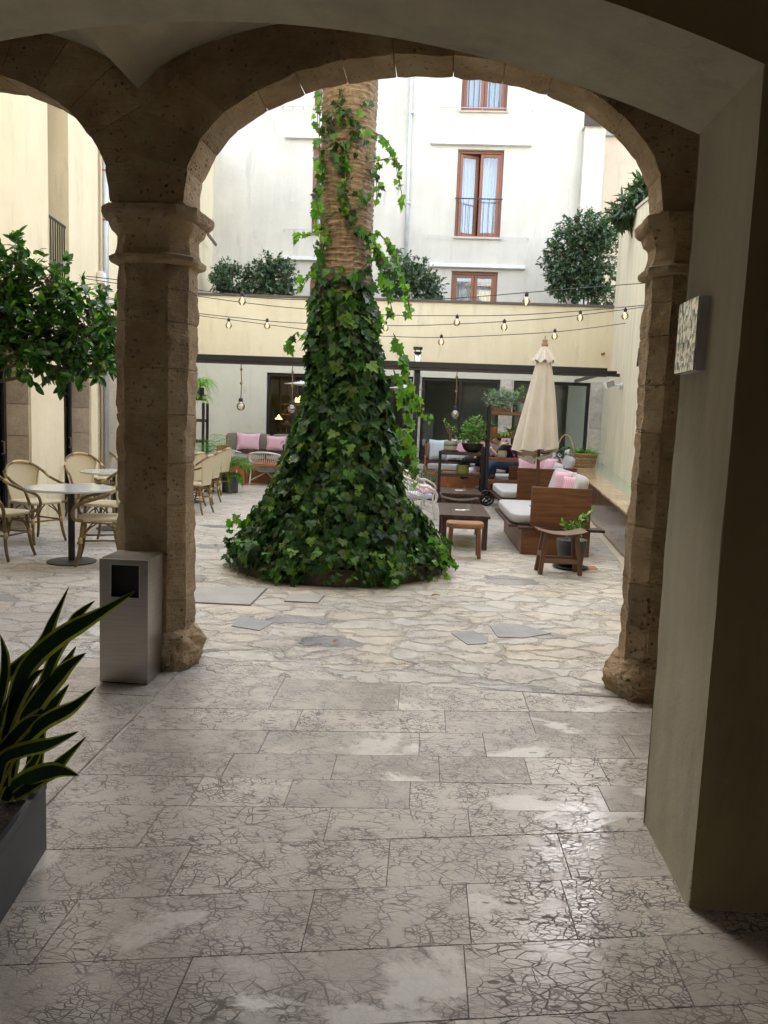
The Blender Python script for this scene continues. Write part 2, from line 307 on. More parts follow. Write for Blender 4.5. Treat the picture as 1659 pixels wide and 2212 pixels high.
# leaves
def _tpl(half):
    out=[(x,y) for x,y in half]+[(-x,y) for x,y in reversed(half) if abs(x)>1e-6]
    return out
IVY=_tpl([(0,0),(.22,-.16),(.36,.0),(.56,.16),(.36,.32),(.40,.62),(.20,.58),(0,1.0)])
IVYC=(0,.3)
OVAL=_tpl([(0,0),(.2,.22),(.25,.5),(.15,.8),(0,1.)]); OVC=(0,.5)
LANC=_tpl([(0,0),(.11,.3),(.1,.6),(0,1.)]); LNC=(0,.45)
def leaf(mb,tpl,cen,pos,dy,nrm,size,fold=.18,curl=.15):
    dy=Vector(dy).normalized(); nrm=Vector(nrm); x=dy.cross(nrm)
    if x.length<1e-4: x=dy.orthogonal()
    x.normalize(); n=x.cross(dy); b=len(mb.v); mb.v.append(tuple(pos+(dy*cen[1]-n*curl*cen[1]**2)*size))
    for px,py in tpl: mb.v.append(tuple(pos+(x*px+dy*py+n*(abs(px)*fold-curl*py*py))*size))
    k=len(tpl)
    for i in range(k): mb.f.append((b,b+1+i,b+1+(i+1)%k))
    mb.mi+=[mb.k]*k
def rv(): 
    while True:
        v=Vector((U(-1,1),U(-1,1),U(-1,1)))
        if .05<v.length<1: return v.normalized()
def bush(mb,blobs,n,size,tpl=OVAL,cen=OVC,stems=None,per=7,hang=.3,twig=.12,fill=.5):
    tot=sum(b[3]*b[4]*b[5] for b in blobs)**1; 
    for b in blobs:
        c=Vector(b[:3]); k=max(1,int(n/per*(b[3]*b[4]*b[5])/tot))
        for _ in range(k):
            d=rv(); r=(fill+(1-fill)*rnd()**.5)*(1+.18*noise.noise(d*2.2+c)); p=c+Vector((d.x*b[3]*r,d.y*b[4]*r,d.z*b[5]*r))
            td=(d+rv()*.6+Vector((0,0,.25))).normalized()
            if stems is not None and rnd()<.5: stems.tube([p-td*twig*1.5,p+td*twig],[.004*size/.08,.002],4,False)
            for _ in range(per):
                q=p+td*U(-.4,1)*twig; ld=(td+rv()*.9-Vector((0,0,hang))).normalized(); nn=(Vector((0,0,1))+d*.5+rv()*.6)
                leaf(mb,tpl,cen,q,ld,nn,size*U(.65,1.2))
def strips(mb,root,n,length,width,spread=.9,droop=1.,mi=None,up=.9,seg=7):
    for _ in range(n):
        a=U(0,2*PI); el=U(up*.5,up*1.5); l=length*U(.6,1.1); p=Vector(root)+Vector((U(-.3,.3)*width*6,U(-.3,.3)*width*6,0)); d=Vector((math.cos(a)*spread,math.sin(a)*spread,el)).normalized(); pts=[p]
        for k in range(seg): d=(d-Vector((0,0,droop*(k+1)/seg*.45))).normalized(); p=p+d*l/seg; pts.append(p)
        sd=Vector((-math.sin(a),math.cos(a),0)); vs=[]
        for k,p in enumerate(pts):
            t=k/seg; w=width*max(.08,math.sin(PI*min(1,.25+t*.75))); vs+=[p-sd*w/2,p+Vector((0,0,-.2*w)),p+sd*w/2]
        mb.add(vs,[f for k in range(seg) for f in ((3*k,3*k+1,3*k+4,3*k+3),(3*k+1,3*k+2,3*k+5,3*k+4))])
def fern(mb,root,n,length,lw=.05,droop=1.5,up=1.):
    for _ in range(n):
        a=U(0,2*PI); d=Vector((math.cos(a),math.sin(a),U(.5,1.6)*up)).normalized(); p=Vector(root); l=length*U(.6,1.1); seg=16
        sd=Vector((-math.sin(a),math.cos(a),0))
        for k in range(seg):
            d=(d-Vector((0,0,droop*(k+1)/seg*.22))).normalized(); q=p+d*l/seg
            mb.add([p-sd*.002,p+sd*.002,q],[(0,1,2)])
            w=lw*math.sin(PI*(.12+.85*k/seg))
            for sg in (-1,1): leaf(mb,LANC,LNC,p,(sd*sg+d*.35-Vector((0,0,.25))),Vector((0,0,1))+d*.2,w*2.,.1,.1)
            p=q
# ------------------------------------------------------------ shared materials
m_sand=mat_sandstone('sandstone'); m_flag=mat_flag('flagstone'); m_cob=mat_cobble('cobblestone')
m_plas=mat_plaster('grey_plaster',(.30,.27,.195),(.46,.42,.32),.5); m_plasd=mat_plaster('ochre_plaster',(.24,.17,.075),(.30,.22,.10),.2)
m_white=mat_plaster('white_render',(.46,.44,.385),(.55,.53,.465),.4); m_cream=mat_plaster('cream_render',(.66,.57,.39),(.74,.65,.47),.35)
m_yel=mat_plaster('yellow_render',(.67,.585,.40),(.755,.675,.485),.4); m_pale=mat_plaster('pale_green_render',(.56,.57,.49),(.62,.63,.55),.3)
m_side=mat_plaster('weathered_cream_render',(.56,.52,.40),(.73,.67,.51),.65); m_tan=mat_plaster('tan_render',(.46,.38,.28),(.56,.47,.36),.3)
m_grout=M('dark_grout',(.12,.10,.08),.9)
m_conc=M('grey_concrete',(.27,.27,.26),.8,bmp=.3); m_black=M('black_metal',(.018,.018,.02),.4,metal=.3); m_dgrey=M('charcoal_planter',(.05,.055,.06),.5)
m_steel=M('brushed_steel',(.40,.39,.36),.3,.08,5,.06,14,metal=1.,stretch=(1,1,14)); m_zinc=M('zinc_pipe',(.45,.48,.52),.45,metal=.4)
m_brown=wood('window_wood',(.16,.05,.022),(.25,.085,.035),2,.4); m_teak=wood('teak_wood',(.095,.036,.013),(.2,.085,.032),0,.42); m_teakz=wood('teak_wood_upright',(.09,.035,.013),(.18,.075,.03),2,.45)
m_darkw=wood('dark_stained_wood',(.032,.015,.010),(.075,.038,.026),1,.38); m_darkwz=wood('dark_stained_upright',(.035,.016,.010),(.075,.035,.023),2,.45)
m_lightw=wood('honey_wood',(.20,.085,.03),(.34,.16,.065),0,.4); m_lightwz=wood('honey_wood_upright',(.14,.055,.022),(.24,.1,.042),2,.45)
m_stoolw=wood('worn_stool_wood',(.10,.05,.028),(.2,.115,.07),0,.5); m_stoolz=wood('worn_stool_upright',(.09,.042,.022),(.16,.08,.046),2,.55)
m_orangew=wood('orange_teak',(.26,.09,.032),(.38,.15,.055),0,.5)
m_cush=M('grey_cushion_fabric',(.42,.42,.425),.95,.05,3,.15,200); m_cushd=M('taupe_cushion_fabric',(.19,.17,.145),.95,.08,3,.15,200); m_cushb=M('blue_grey_fabric',(.4,.43,.46),.95,.05,3)
m_pink=mat_pillow('pink_lattice_fabric',(.60,.27,.40),(.66,.50,.56),75.); m_bluep=mat_pillow('blue_lattice_fabric',(.62,.66,.70),(.42,.50,.60),75.); m_fur=M('dark_fur',(.035,.02,.015),.95,.4,40,1.,120)
m_rat=M('olive_rattan_cane',(.17,.105,.035),.38,.3,9); m_ratl=M('pale_rattan_cane',(.50,.36,.17),.4,.2,9); m_weave=mat_weave('cream_weave',(.60,.52,.35),(.50,.42,.27)); m_whr=M('white_painted_rattan',(.66,.64,.60),.45,.06,8)
m_tab=M('white_tabletop',(.66,.68,.70),.12,.03,2); m_canv=M('beige_canvas',(.63,.58,.52),.9,.06,3,.2,40); m_umbw=wood('umbrella_pole_wood',(.1,.04,.02),(.18,.08,.04),2)
m_terra=M('terracotta',(.36,.13,.055),.8,.15); m_ceram=M('stoneware',(.36,.31,.25),.6,.12); m_green=M('green_glaze',(.16,.17,.035),.3,.1); m_gcer=M('sage_glaze',(.17,.25,.19),.5); m_soil=M('soil',(.05,.035,.025),.95,.4,30,1,60)
m_rust=M('rusted_steel_ring',(.055,.033,.022),.75,.35,5,.2,30); m_slate=M('grey_lid',(.36,.35,.33),.7,.1,4,.3,40); m_slatep=M('slate_slab',(.27,.27,.27),.5,.15,6,.4,20)
m_ivy=leafm('ivy_leaf',[(.006,.022,.006),(.012,.045,.010),(.02,.075,.013),(.045,.14,.022),(.018,.065,.016),(.03,.10,.018),(.06,.09,.02),(.15,.28,.035)],.42,.34,.3)
m_ivyn=leafm('young_ivy_leaf',[(.05,.15,.02),(.10,.26,.03),(.2,.34,.04)],.42,.45)
m_cit=leafm('citrus_leaf',[(.016,.045,.012),(.03,.09,.02),(.05,.14,.03),(.035,.11,.028),(.17,.34,.05)],.34,.35,.4)
m_fic=leafm('ficus_leaf',[(.03,.06,.036),(.05,.095,.052),(.08,.14,.075),(.055,.11,.052),(.14,.2,.09)],.35,.25)
m_bam=leafm('bamboo_leaf',[(.03,.06,.03),(.06,.11,.045)],.45,.25); m_fernm=leafm('fern_leaf',[(.04,.13,.02),(.09,.25,.035),(.15,.34,.05)],.5,.4)
m_lav=leafm('lavender_leaf',[(.13,.2,.15),(.22,.32,.25),(.3,.4,.32)],.7,.2); m_spid=leafm('spider_plant_leaf',[(.16,.30,.05),(.30,.46,.12)],.5,.4); m_succ=leafm('succulent_leaf',[(.08,.20,.045),(.15,.33,.07),(.24,.44,.10)],.5,.3); m_aloe=leafm('aloe_leaf',[(.015,.03,.02),(.03,.06,.03)],.4,.1)
m_stem=M('brown_stem',(.11,.075,.04),.8,.3,30); m_bark=mat_bark('palm_bark') 
m_glass=glassm('shop_glass',(.55,.58,.54),.0,.0,.75); m_wglass=glassm('window_glass',(.8,.86,.9),.05,.0,1.2); m_bulb=glassm('amber_bulb_glass',(1.,.93,.78),.2,.03,1.); m_amber=mat_emit('lamp_filament',(1.,.5,.2),.5)
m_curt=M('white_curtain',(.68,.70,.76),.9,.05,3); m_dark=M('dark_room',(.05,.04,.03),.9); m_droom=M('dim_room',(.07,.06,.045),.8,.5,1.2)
m_marw=mat_marble('grey_veined_marble',(.34,.33,.3),(.5,.48,.45)); m_marb=mat_marble('beige_marble',(.36,.30,.23),(.46,.39,.31),rough=.3); m_maro=mat_marble('wet_ochre_marble',(.40,.27,.15),(.56,.42,.27),rough=.07); m_marf=mat_marble('brown_marble',(.085,.058,.038),(.16,.115,.08),rough=.12)

# ============================================================ SETTING
g=MB(); g.grid(lambda u,v:(-40+80*u,-40+90*v,-.004),3,3); struct(g.build('courtyard_ground',m_cob))
# passage floor: slabs between rows measured on the ground
base=MB(); base.box(-1.36,1.6,-4,4.31,-.06,.001)
struct(base.build('floor_bedding',m_grout))
rp=[(1531,1541),(1576,1590),(1626,1641),(1676,1700),(1741,1756),(1836,1801),(1946,1901),(2081,2031),(2250,2190)]
rows=[]
for yl_,yr_ in rp:
    A_,B_=G(200,yl_),G(1300,yr_); k_=(B_.y-A_.y)/(B_.x-A_.x); rows.append((A_.y-k_*A_.x,k_))
rows=[(4.30,-.03)]+rows; y_=rows[-1][0]
for d_ in (.24,.22,.27,.23,.3,.4,.5,.6,.7,.8,.9,.9): y_-=d_; rows.append((y_,rows[9][1]*.5))
fl=MB(); random.seed(5)
for i in range(len(rows)-1):
    yt,yb=rows[i],rows[i+1]; x=-1.36; tl=lambda x,y: min(4.305,y[0]+y[1]*x)
    xs=[x]
    while x<1.6:
        x+=U(.3,.8); xs.append(min(x,1.6))
        if 1.6-x<.2: xs[-1]=1.6; break
    for a,b in zip(xs,xs[1:]):
        j=.0016; dz=U(-.0008,.0008); w=[U(-.004,.004) for _ in range(4)]
        P=[(a+j,tl(a,yb)+j,),(b-j,tl(b,yb)+j),(b-j,tl(b,yt)-j),(a+j,tl(a,yt)-j)]
        fl.add([(p[0],p[1],.006+dz) for p in P]+[(p[0],p[1],-.004) for p in P],[(0,1,2,3),(4,5,1,0),(5,6,2,1),(6,7,3,2),(7,4,0,3)])
struct(fl.build('passage_floor',m_flag))
sd=MB(); ys=[-4,-2.6,-1.2,0.,.9,1.8,2.6,3.3,3.9,4.31]; random.seed(9)
for a,b in zip(ys,ys[1:]):
    for x0,x1 in ((-3.2,-2.3),(-2.3,-1.38)): sd.box(x0+.003,x1-.003,a+.003,b-.003,-.05,.004+U(0,.001))
struct(sd.build('side_pavement',m_flag)); 
sr=MB(); sr.box(1.605,4.6,-4,2.9,-.05,.003); struct(sr.build('room_floor',m_flag))

# ---- arcade of stone
AO=(-1.49,4.34); AA=rad(-1.8); 
arc=thing('stone_arcade','weathered brown sandstone arcade of round arches on chamfered pillars with moulded capitals','arcade',(AO[0],AO[1],0),AA)
def secpoly(cx,w,d,ch,off):
    hw=w/2+off; c=ch; y0=-off; y1=d+off
    return [(cx-hw+c,y0),(cx+hw-c,y0),(cx+hw,y0+c),(cx+hw,y1-c),(cx+hw-c,y1),(cx-hw+c,y1),(cx-hw,y1-c),(cx-hw,y0+c)]
def densify(poly,step=.024):
    out=[]
    for i,p in enumerate(poly):
        q=poly[(i+1)%len(poly)]; k=max(1,int(math.hypot(q[0]-p[0],q[1]-p[1])/step))
        out+=[(p[0]+(q[0]-p[0])*j/k,p[1]+(q[1]-p[1])*j/k) for j in range(k)]
    return out
def loft(mb,cx,w,d,ch,levels,rough=.006):
    ref=densify(secpoly(cx,w,d,ch,0)); n=len(ref); cy=d/2; vs=[]
    for z,off in levels:
        for (x,y) in ref:
            dx,dy=x-cx,y-cy; l=math.hypot(dx,dy); ex=math.copysign(1,dx) if abs(dx)>w/2-ch-.001 else dx/(w/2); ey=math.copysign(1,dy) if abs(dy)>d/2-ch-.001 else dy/(d/2)
            k=noise.fractal(Vector((x*7+cx*5,y*7,z*7)),1.,2.,4)*rough+noise.noise(Vector((x*1.7+cx,y*2,z*1.5)))*rough-.5*rough*max(0,noise.noise(Vector((x*24,y*24,z*24)))-.15)*3
            vs.append((x+ex*off*.95+dx/l*k,y+ey*off*.95+dy/l*k,z))
    N=len(levels); mb.add(vs,[(i*n+k,i*n+(k+1)%n,(i+1)*n+(k+1)%n,(i+1)*n+k) for i in range(N-1) for k in range(n)]+[tuple(range(n-1,-1,-1)),tuple((N-1)*n+k for k in range(n))])
PWD,PDP,PCH=.42,.34,.085
def pier(cx):
    mb=MB(); cuts=[.16,.42,.66,.98,1.22,1.5,1.76,2.02,2.2,2.34]; 
    for a,b in zip(cuts,cuts[1:]):
        lv=[(a+.0008,-.004),(a+.004,-.0005)]; k=int((b-a)/.02); lv+=[(a+.012+(b-a-.024)*i/k,0) for i in range(k+1)]; lv+=[(b-.004,-.0005),(b-.0008,-.004)]
        loft(mb,cx,PWD,PDP,PCH,lv,.011)
    mb2=MB(); loft(mb2,cx,PWD-.04,PDP-.04,PCH,[(0.02,0),(2.34,0)],.001); mb.v+=[]; b=len(mb.v); mb.v+=mb2.v; mb.f+=[tuple(i+b for i in f) for f in mb2.f]; mb.mi+=mb2.mi
    p=mb.build('pier',m_sand,arc,True); p.data.set_sharp_from_angle(angle=rad(32))
    cp=MB(); loft(cp,cx,PWD,PDP,PCH,[(z-.06,o_) for z,o_ in [(2.395,0),(2.40,.012),(2.405,.028),(2.42,.038),(2.44,.038),(2.45,.026),(2.455,.012),(2.48,.006)]],.006)
    loft(cp,cx,PWD,PDP,PCH,[(z-.06,o_) for z,o_ in [(2.48,.004),(2.52,.0),(2.555,.0),(2.57,.008),(2.585,.024),(2.61,.034),(2.63,.038),(2.635,.052),(2.655,.066),(2.675,.07),(2.70,.07),(2.703,.02)]],.007); cp.build('capital',m_sand,arc,True).data.set_sharp_from_angle(angle=rad(38))
    bs=MB()
    def fn(u,v):
        a=u*2*PI; z=v*.24; r=(1.+.10*math.sin(v*PI*.8)-.25*v**3); x=cx+.245*r*math.copysign(abs(math.cos(a))**.6,math.cos(a)); y=.17+.215*r*math.copysign(abs(math.sin(a))**.6,math.sin(a))
        k=noise.fractal(Vector((x*6,y*6,z*6)),.7,2.1,6)*.036; return (x+math.cos(a)*k,y+math.sin(a)*k,z-.01)
    bs.grid(fn,120,34,True); bs.build('pier_base',m_sand,arc,True)
MC,MA,MR,ZS=1.395,1.285,.85,2.58
LC,LA,LR=-1.31,1.0,.78
pier(-.10); pier(2.89); pier(-2.52)
def arch_z(s,c,a,r): 
    t=abs(s-c)/a; return ZS+.08+(r-.08)*math.sqrt(max(0,1-t**2.15)) if t<1 else None
TH=.265
# voussoir rings
def voussoirs(c,a,r,n,mb,jut=0.):
    ring=.34
    def pt(t,o): 
        ct,st=math.cos(t),math.sin(t); e=2/2.15; x=c-(a+o)*math.copysign(abs(ct)**e,ct); z=ZS+.08+(r-.08+o)*abs(st)**e; return x,z
    for i in range(n):
        t0,t1=PI*i/n,PI*(i+1)/n; k=7; g_=.0022/(a); vs=[]
        oo=ring*(1+(.10 if i%2 else -.05)); sh=U(-.003,.003)
        for j in range(k):
            t=t0+g_+(t1-t0-2*g_)*j/(k-1)
            for m_,(o,v) in enumerate(((0,-.006),(.02,-.012),(oo*.5,-.012),(oo,-.008),(oo,TH),(.0,TH),(0,TH*.66),(0,TH*.33))):
                x,z=pt(t,o+sh); q=noise.fractal(Vector((x*6,z*6,v*6)),1.,2.,4)*.009
                e=.004 if j in(0,k-1) and m_ in (0,5,6,7) else 0
                dx,dz=c-x,ZS-z; l=math.hypot(dx,dz) or 1; vs.append((x+dx/l*(q-e)*(1 if o==0 else .2),v+q*.6,z+dz/l*(q-e)*(1 if o==0 else .2)))
        fs=[(j*8+m_,j*8+(m_+1)%8,(j+1)*8+(m_+1)%8,(j+1)*8+m_) for j in range(k-1) for m_ in range(8)]+[tuple(range(7,-1,-1)),tuple((k-1)*8+m_ for m_ in range(8))]
        mb.add(vs,fs)
vm=MB(); voussoirs(MC,MA,MR,15,vm); voussoirs(LC,LA,LR,13,vm); vm.build('arch_stones',m_sand,arc,True).data.set_sharp_from_angle(angle=rad(35))
# spandrel courses behind / between the rings
sp=MB(); courses=[2.645,2.88,3.10,3.36,3.62,3.95]
def low(s):
    z=2.645
    for c,a,r in ((MC,MA,MR),(LC,LA,LR)):
        q=arch_z(s,c,a+.10,r+.10)
        if q: z=max(z,q)
    return z
for za,zb in zip(courses,courses[1:]):
    ds=.04; s=-4.2; seg=[]
    while s<4.0:
        a,b=s,s+ds; la,lb=max(za+.003,low(a)),max(za+.003,low(b))
        if la<zb-.003 and lb<zb-.003: seg.append((a,b,la,lb))
        else:
            seg.append(None)
        s=b
    run=[]
    def flush(run):
        if not run: return
        vs=[];fs=[]
        for a,b,la,lb in run: 
            k=len(vs); vs+=[(a,.0,la),(b,.0,lb),(b,.0,zb-.003),(a,.0,zb-.003),(a,TH-.01,la),(b,TH-.01,lb),(b,TH-.01,zb-.003),(a,TH-.01,zb-.003)]; fs+=[(k,k+1,k+2,k+3),(k+7,k+6,k+5,k+4),(k,k+4,k+5,k+1)]
        sp.add(vs,fs)
    for q in seg+[None]:
        if q is None: flush(run); run=[]
        else: run.append(q)
sp.build('spandrel',m_sand,arc)
core=MB(); 
for s in range(-420,400,4):
    a,b=s/100,s/100+.04; la,lb=low(a),low(b); core.add([(a,.012,la),(b,.012,lb),(b,.012,3.95),(a,.012,3.95),(a,TH-.03,la),(b,TH-.03,lb),(b,TH-.03,3.95),(a,TH-.03,3.95)],[(0,1,2,3),(7,6,5,4),(0,4,5,1)])
core.build('mortar_core',m_tan,arc)
uw=MB(); uw.box(-4.2,6.5,.02,.5,3.95,8.6); uw.box(3.14,6.5,.01,.5,0,3.95); uw.build('upper_wall',m_cream,arc)
# ---- plaster passage building around the camera
JX=.905; JY0,JY1=2.335,2.86
def az(x): return 2.885-.121*(x+.79)**2
pb=thing('passage_building','grey plastered entrance passage with a wide low arch and a dark ochre inner wall','building')
w=MB(); xs=[-2.5+(JX+2.5)*i/48 for i in range(49)]
for a,b in zip(xs,xs[1:]):
    za,zb=az(a),az(b); w.add([(a,JY0,za),(b,JY0,zb),(b,JY1,zb),(a,JY1,za)],[(0,3,2,1)]); w.add([(a,JY1,za),(b,JY1,zb),(b,JY1,4),(a,JY1,4)],[(3,2,1,0)])
def jf(x,y,z): return x+.012*noise.noise(Vector((y*2,z*1.6,3)))+.004*noise.noise(Vector((y*9,z*7,1)))
w.grid(lambda u,v:(jf(JX,JY0+(JY1-JY0)*u,az(JX)*v),JY0+(JY1-JY0)*u,az(JX)*v),12,50)
w.add([(JX,JY1,0),(JX,JY1,4),(2.4,JY1,4),(2.4,JY1,0)],[(0,1,2,3)]); w.add([(-2.5,JY0,0),(-2.5,JY1,0),(-2.5,JY1,4),(-2.5,JY0,4)],[(0,1,2,3)]); 
w.add([(-5,JY1,0),(-5,JY1,4),(-2.5,JY1,4),(-2.5,JY1,0)],[(0,1,2,3)])
wo=w.build('arch_jamb',m_plas,pb,True)
try:
    me=wo.data; me.set_sharp_from_angle(angle=rad(35))
except Exception: pass
f=MB()
for a,b in zip(xs,xs[1:]): f.add([(a,JY0,az(a)),(a,JY0,3.6),(b,JY0,3.6),(b,JY0,az(b))],[(0,1,2,3)])
f.add([(JX,JY0,0),(JX,JY0,3.6),(4.6,JY0,3.6),(4.6,JY0,0)],[(0,1,2,3)]); f.add([(-3.2,JY0,0),(-3.2,JY0,3.6),(-2.5,JY0,3.6),(-2.5,JY0,0)],[(0,1,2,3)]); f.build('inner_wall',m_plasd,pb)
r=MB(); r.box(-3.3,-3.2,-4,2.3,0,3.6); r.box(4.6,4.7,-4,2.3,0,3.6); r.box(-3.3,-.3,-4.1,-4,0,3.6); r.box(.45,4.7,-4.1,-4,0,3.6); r.box(-.3,.45,-4.1,-4,2.1,3.6); r.box(-3.3,4.7,-4.1,2.33,3.6,3.7); r.build('room_walls',m_plasd,pb)  # doorway gap in the unseen rear wall added to let fill light in
# vault over the gallery
def vz(s):
    if s>=-.14: u=min(1,(s+.14)/1.55); return 3.20+.44*math.sqrt(max(0,1-(1-u)**2))
    u=min(1,(-.14-s)/1.15); return 3.20+.40*math.sqrt(max(0,1-(1-u)**2))
va=MB(); ss=[-4.2+8.0*i/160 for i in range(161)]
def crs(s): 
    s2=s
    if s>3.0: s2=2.93-(s-3.0) if s<4.2 else s
    if s<-2.8: s2=-.2+(-2.8-s)*1 if False else -2.8+(-2.8-s)
    return s2
pts=[(s,vz(min(max(s,-2.8),2.93)) if not s>2.93 else vz(2.93-(s-2.93))) for s in ss]
for (a,za),(b,zb) in zip(pts,pts[1:]):
    va.add([(a,-1.5,za),(b,-1.5,zb),(b,.015,zb),(a,.015,za)],[(0,3,2,1)])
va.add([(-4.2,-1.5,4.1),(3.8,-1.5,4.1),(3.8,.0,4.1),(-4.2,.0,4.1)],[(0,1,2,3)])
vv=va.build('vault',m_plas,arc,True)
for xe in (2.4,-5.1): e=MB(); e.box(xe,xe+.1,2.87,4.2,0,4); e.build('gallery_end',m_plas,pb)
rf=MB(); rf.box(-5.4,6.5,2.3,4.9,8.6,8.8); rf.box(-5.4,6.5,-4.2,2.5,4.2,4.4); rf.build('roof',m_tan,pb)

# ---- left building
LO=(-4.90,9.41); LAn=math.atan2(1,-.108)
def lw(px,py,v=0): return pl(px,py,LO,LAn,v)
lb=thing('cream_building','cream rendered building along the left side of the yard with dark glazed doors','building',(LO[0],LO[1],0),LAn)
n0=lw(104,400)[0]; n1=lw(148,400)[0]; d1a=lw(5,1000)[0]; d1b=lw(71,1142)[0]; d2a=lw(139,1000)[0]; d2b=lw(198,1000)[0]
nzb=lw(125,640)[1]
w=MB(); holes=[(n0,n1,3.0,5.9),(-1.6,d1b,0.,2.35),(d2a,d2b,0.,2.35)]
wall_holes(w,-4.4,13.6,0,9,holes,0.,.42); w.build('wall',m_cream,lb)
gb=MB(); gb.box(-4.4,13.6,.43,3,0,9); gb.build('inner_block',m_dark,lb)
def fr(mb,a,b,c,d,y,t=.06,dp=.05): 
    mb.box(a,a+t,y,y+dp,c,d); mb.box(b-t,b,y,y+dp,c,d); mb.box(a+t,b-t,y,y+dp,c,c+t); mb.box(a+t,b-t,y,y+dp,d-t,d)
q=MB(); fr(q,n0+.01,n1-.01,3.01,5.89,.33,.07); wd=q.build('window',m_brown,lb); q=MB(); q.box(n0+.08,n1-.08,.36,.37,3.08,5.82); q.build('pane',m_wglass,wd)
q=MB(); q.bar((n0,.05,4.02),(n1,.05,4.02),.02,.03)
for k in range(9): x=n0+.04+(n1-n0-.08)*k/8; q.bar((x,.05,3.0),(x,.05,4.0),.012,.012,(0,1,0))
q.build('railing',m_black,lb)
for a,b in ((-1.6,d1b),(d2a,d2b)):
    q=MB(); fr(q,a+.01,b-.05,.01,2.34,.28,.07,.06); q.box((a+b)/2-.03,(a+b)/2+.03,.29,.33,.08,2.27); dd=q.build('door',m_black,lb); q=MB(); q.box(a+.08,b-.12,.31,.315,.08,2.27); q.build('pane',m_glass,dd)
    q=MB(); q.tube([(b-.22,.27,.95),(b-.22,.24,.95),(b-.22,.24,1.1),(b-.22,.27,1.1)],.01,6); q.build('handle',m_steel,dd)
    q=MB()
    for k in range(6): q.box(b-.03,b-.006,.02,.40,k*.39+.004,(k+1)*.39-.004)
    q.build('marble_reveal',m_marb,lb)
q=MB(); x1=lw(198,1000)[0]; x2=lw(243,1000)[0]+1.2
for i in range(4):
    for k in range(6): q.box(x1+.32+(x2-x1-.32)*i/4+.004,x1+.32+(x2-x1-.32)*(i+1)/4-.004,-.012,.0,k*.39+.004,(k+1)*.39-.004)
q.build('marble_cladding',m_marb,lb)
pipx=lw(218,700)[0]
q=MB(); q.tube([(pipx,-.07,0.02),(pipx,-.07,8.5)],.055,14); q.build('drain_pipe',m_zinc,lb,True); 
q=MB(); q.tube([(pipx-.1,-.04,.02),(pipx-.1,-.04,8.5)],.02,8); q.build('conduit',m_tan,lb,True)
for zz in (2.6,lw(214,475)[1],5.2): q=MB(); q.tube([(pipx,-.07,zz),(pipx,-.07,zz+.03)],.062,14); q.build('pipe_collar',m_terra,lb,True)
jb=lw(212,600); 
bx=MB(); bx.box(-.09,.09,-.1,-.01,-.09,.09); bx.box(-.04,.04,-.12,-.1,-.12,-.02); bx.tube([(.1,-.05,.02),(.3,-.05,.03)],.035,10)
o=bx.build('junction_box',M('white_plastic',(.7,.7,.68),.5),None,False,.008); tag(o,'small white junction box on the cream wall by the grey drain pipe','junction box')
_m=Matrix.Translation((LO[0],LO[1],0))@Matrix.Rotation(LAn,4,'Z'); o.matrix_world=_m@Matrix.Translation((jb[0],-.0,jb[1]))@Matrix.Rotation(0,4,'Z')
# far awning rod on left building
q=MB(); a=lw(428,505); b=lw(447,528); q.bar((a[0],-.25,a[1]),(b[0],-.25,b[1]),.05,.07); q.build('awning_rail',m_dgrey,lb)

# ---- back building
BY=22.5
bb=thing('white_back_building','tall off-white rendered building closing the courtyard, with brown wooden french windows','building')
def bx_(px,py): p=at(px,py,BY); return p.x,p.z
W=[]; 
xa,zt=bx_(990,322); xb,_=bx_(1090,322); zb=bx_(986,512)[1]; W.append((xa,xb,zb,zt,18,True))
xc,z3=bx_(993,150); z3b=bx_(1045,240)[1]; W.append((xa+.02,xb,z3b,z3b+1.6,0,False))
zl=bx_(1020,586)[1]; W.append((xa-.02,xb,4.0,zl,0,False))
ya=bx_(677,312)[0]; W.append((ya,ya+1.27,zb,zt,0,True)); W.append((ya,ya+1.27,z3b,z3b+1.6,0,False)); W.append((ya,ya+1.27,4.0,zl,0,False))
w=MB(); XR=bx_(1256,350)[0]; XRR=bx_(1300,350)[0]
wall_holes(w,-8.,XR,0,21,[h[:4] for h in W],BY,BY+.3); w.build('wall',m_white,bb)
w=MB(); ztop=bx_(1280,283)[1]; w.box(XR+.002,XRR,BY-.25,BY+.4,0,ztop); w.add([(XR-.04,BY-.32,ztop),(XRR+.04,BY-.32,ztop),(XRR+.04,BY+.4,ztop+.16),(XR-.04,BY+.4,ztop+.16),(XR-.04,BY+.4,ztop),(XRR+.04,BY+.4,ztop)],[(0,1,2,3),(0,3,4),(1,5,2),(0,4,5,1)]); w.build('buttress',m_white,bb)
w=MB()
for k in range(3): w.box(xa-3,xb+3,BY+2,BY+2.1,3+3*k,6+3*k-.2)
w.box(-26,XR,BY+1.2,BY+6,0,21); w.box(-26,-8.01,BY,BY+1.1,0,21); w.build('inner_block',m_droom,bb)  # includes an unseen left wing, added at full height to block leaking sun
rw=MB(); rw.box(-26.5,9,BY+.4,BY+7,21.02,21.3); rw.build('roof',m_terra,bb)
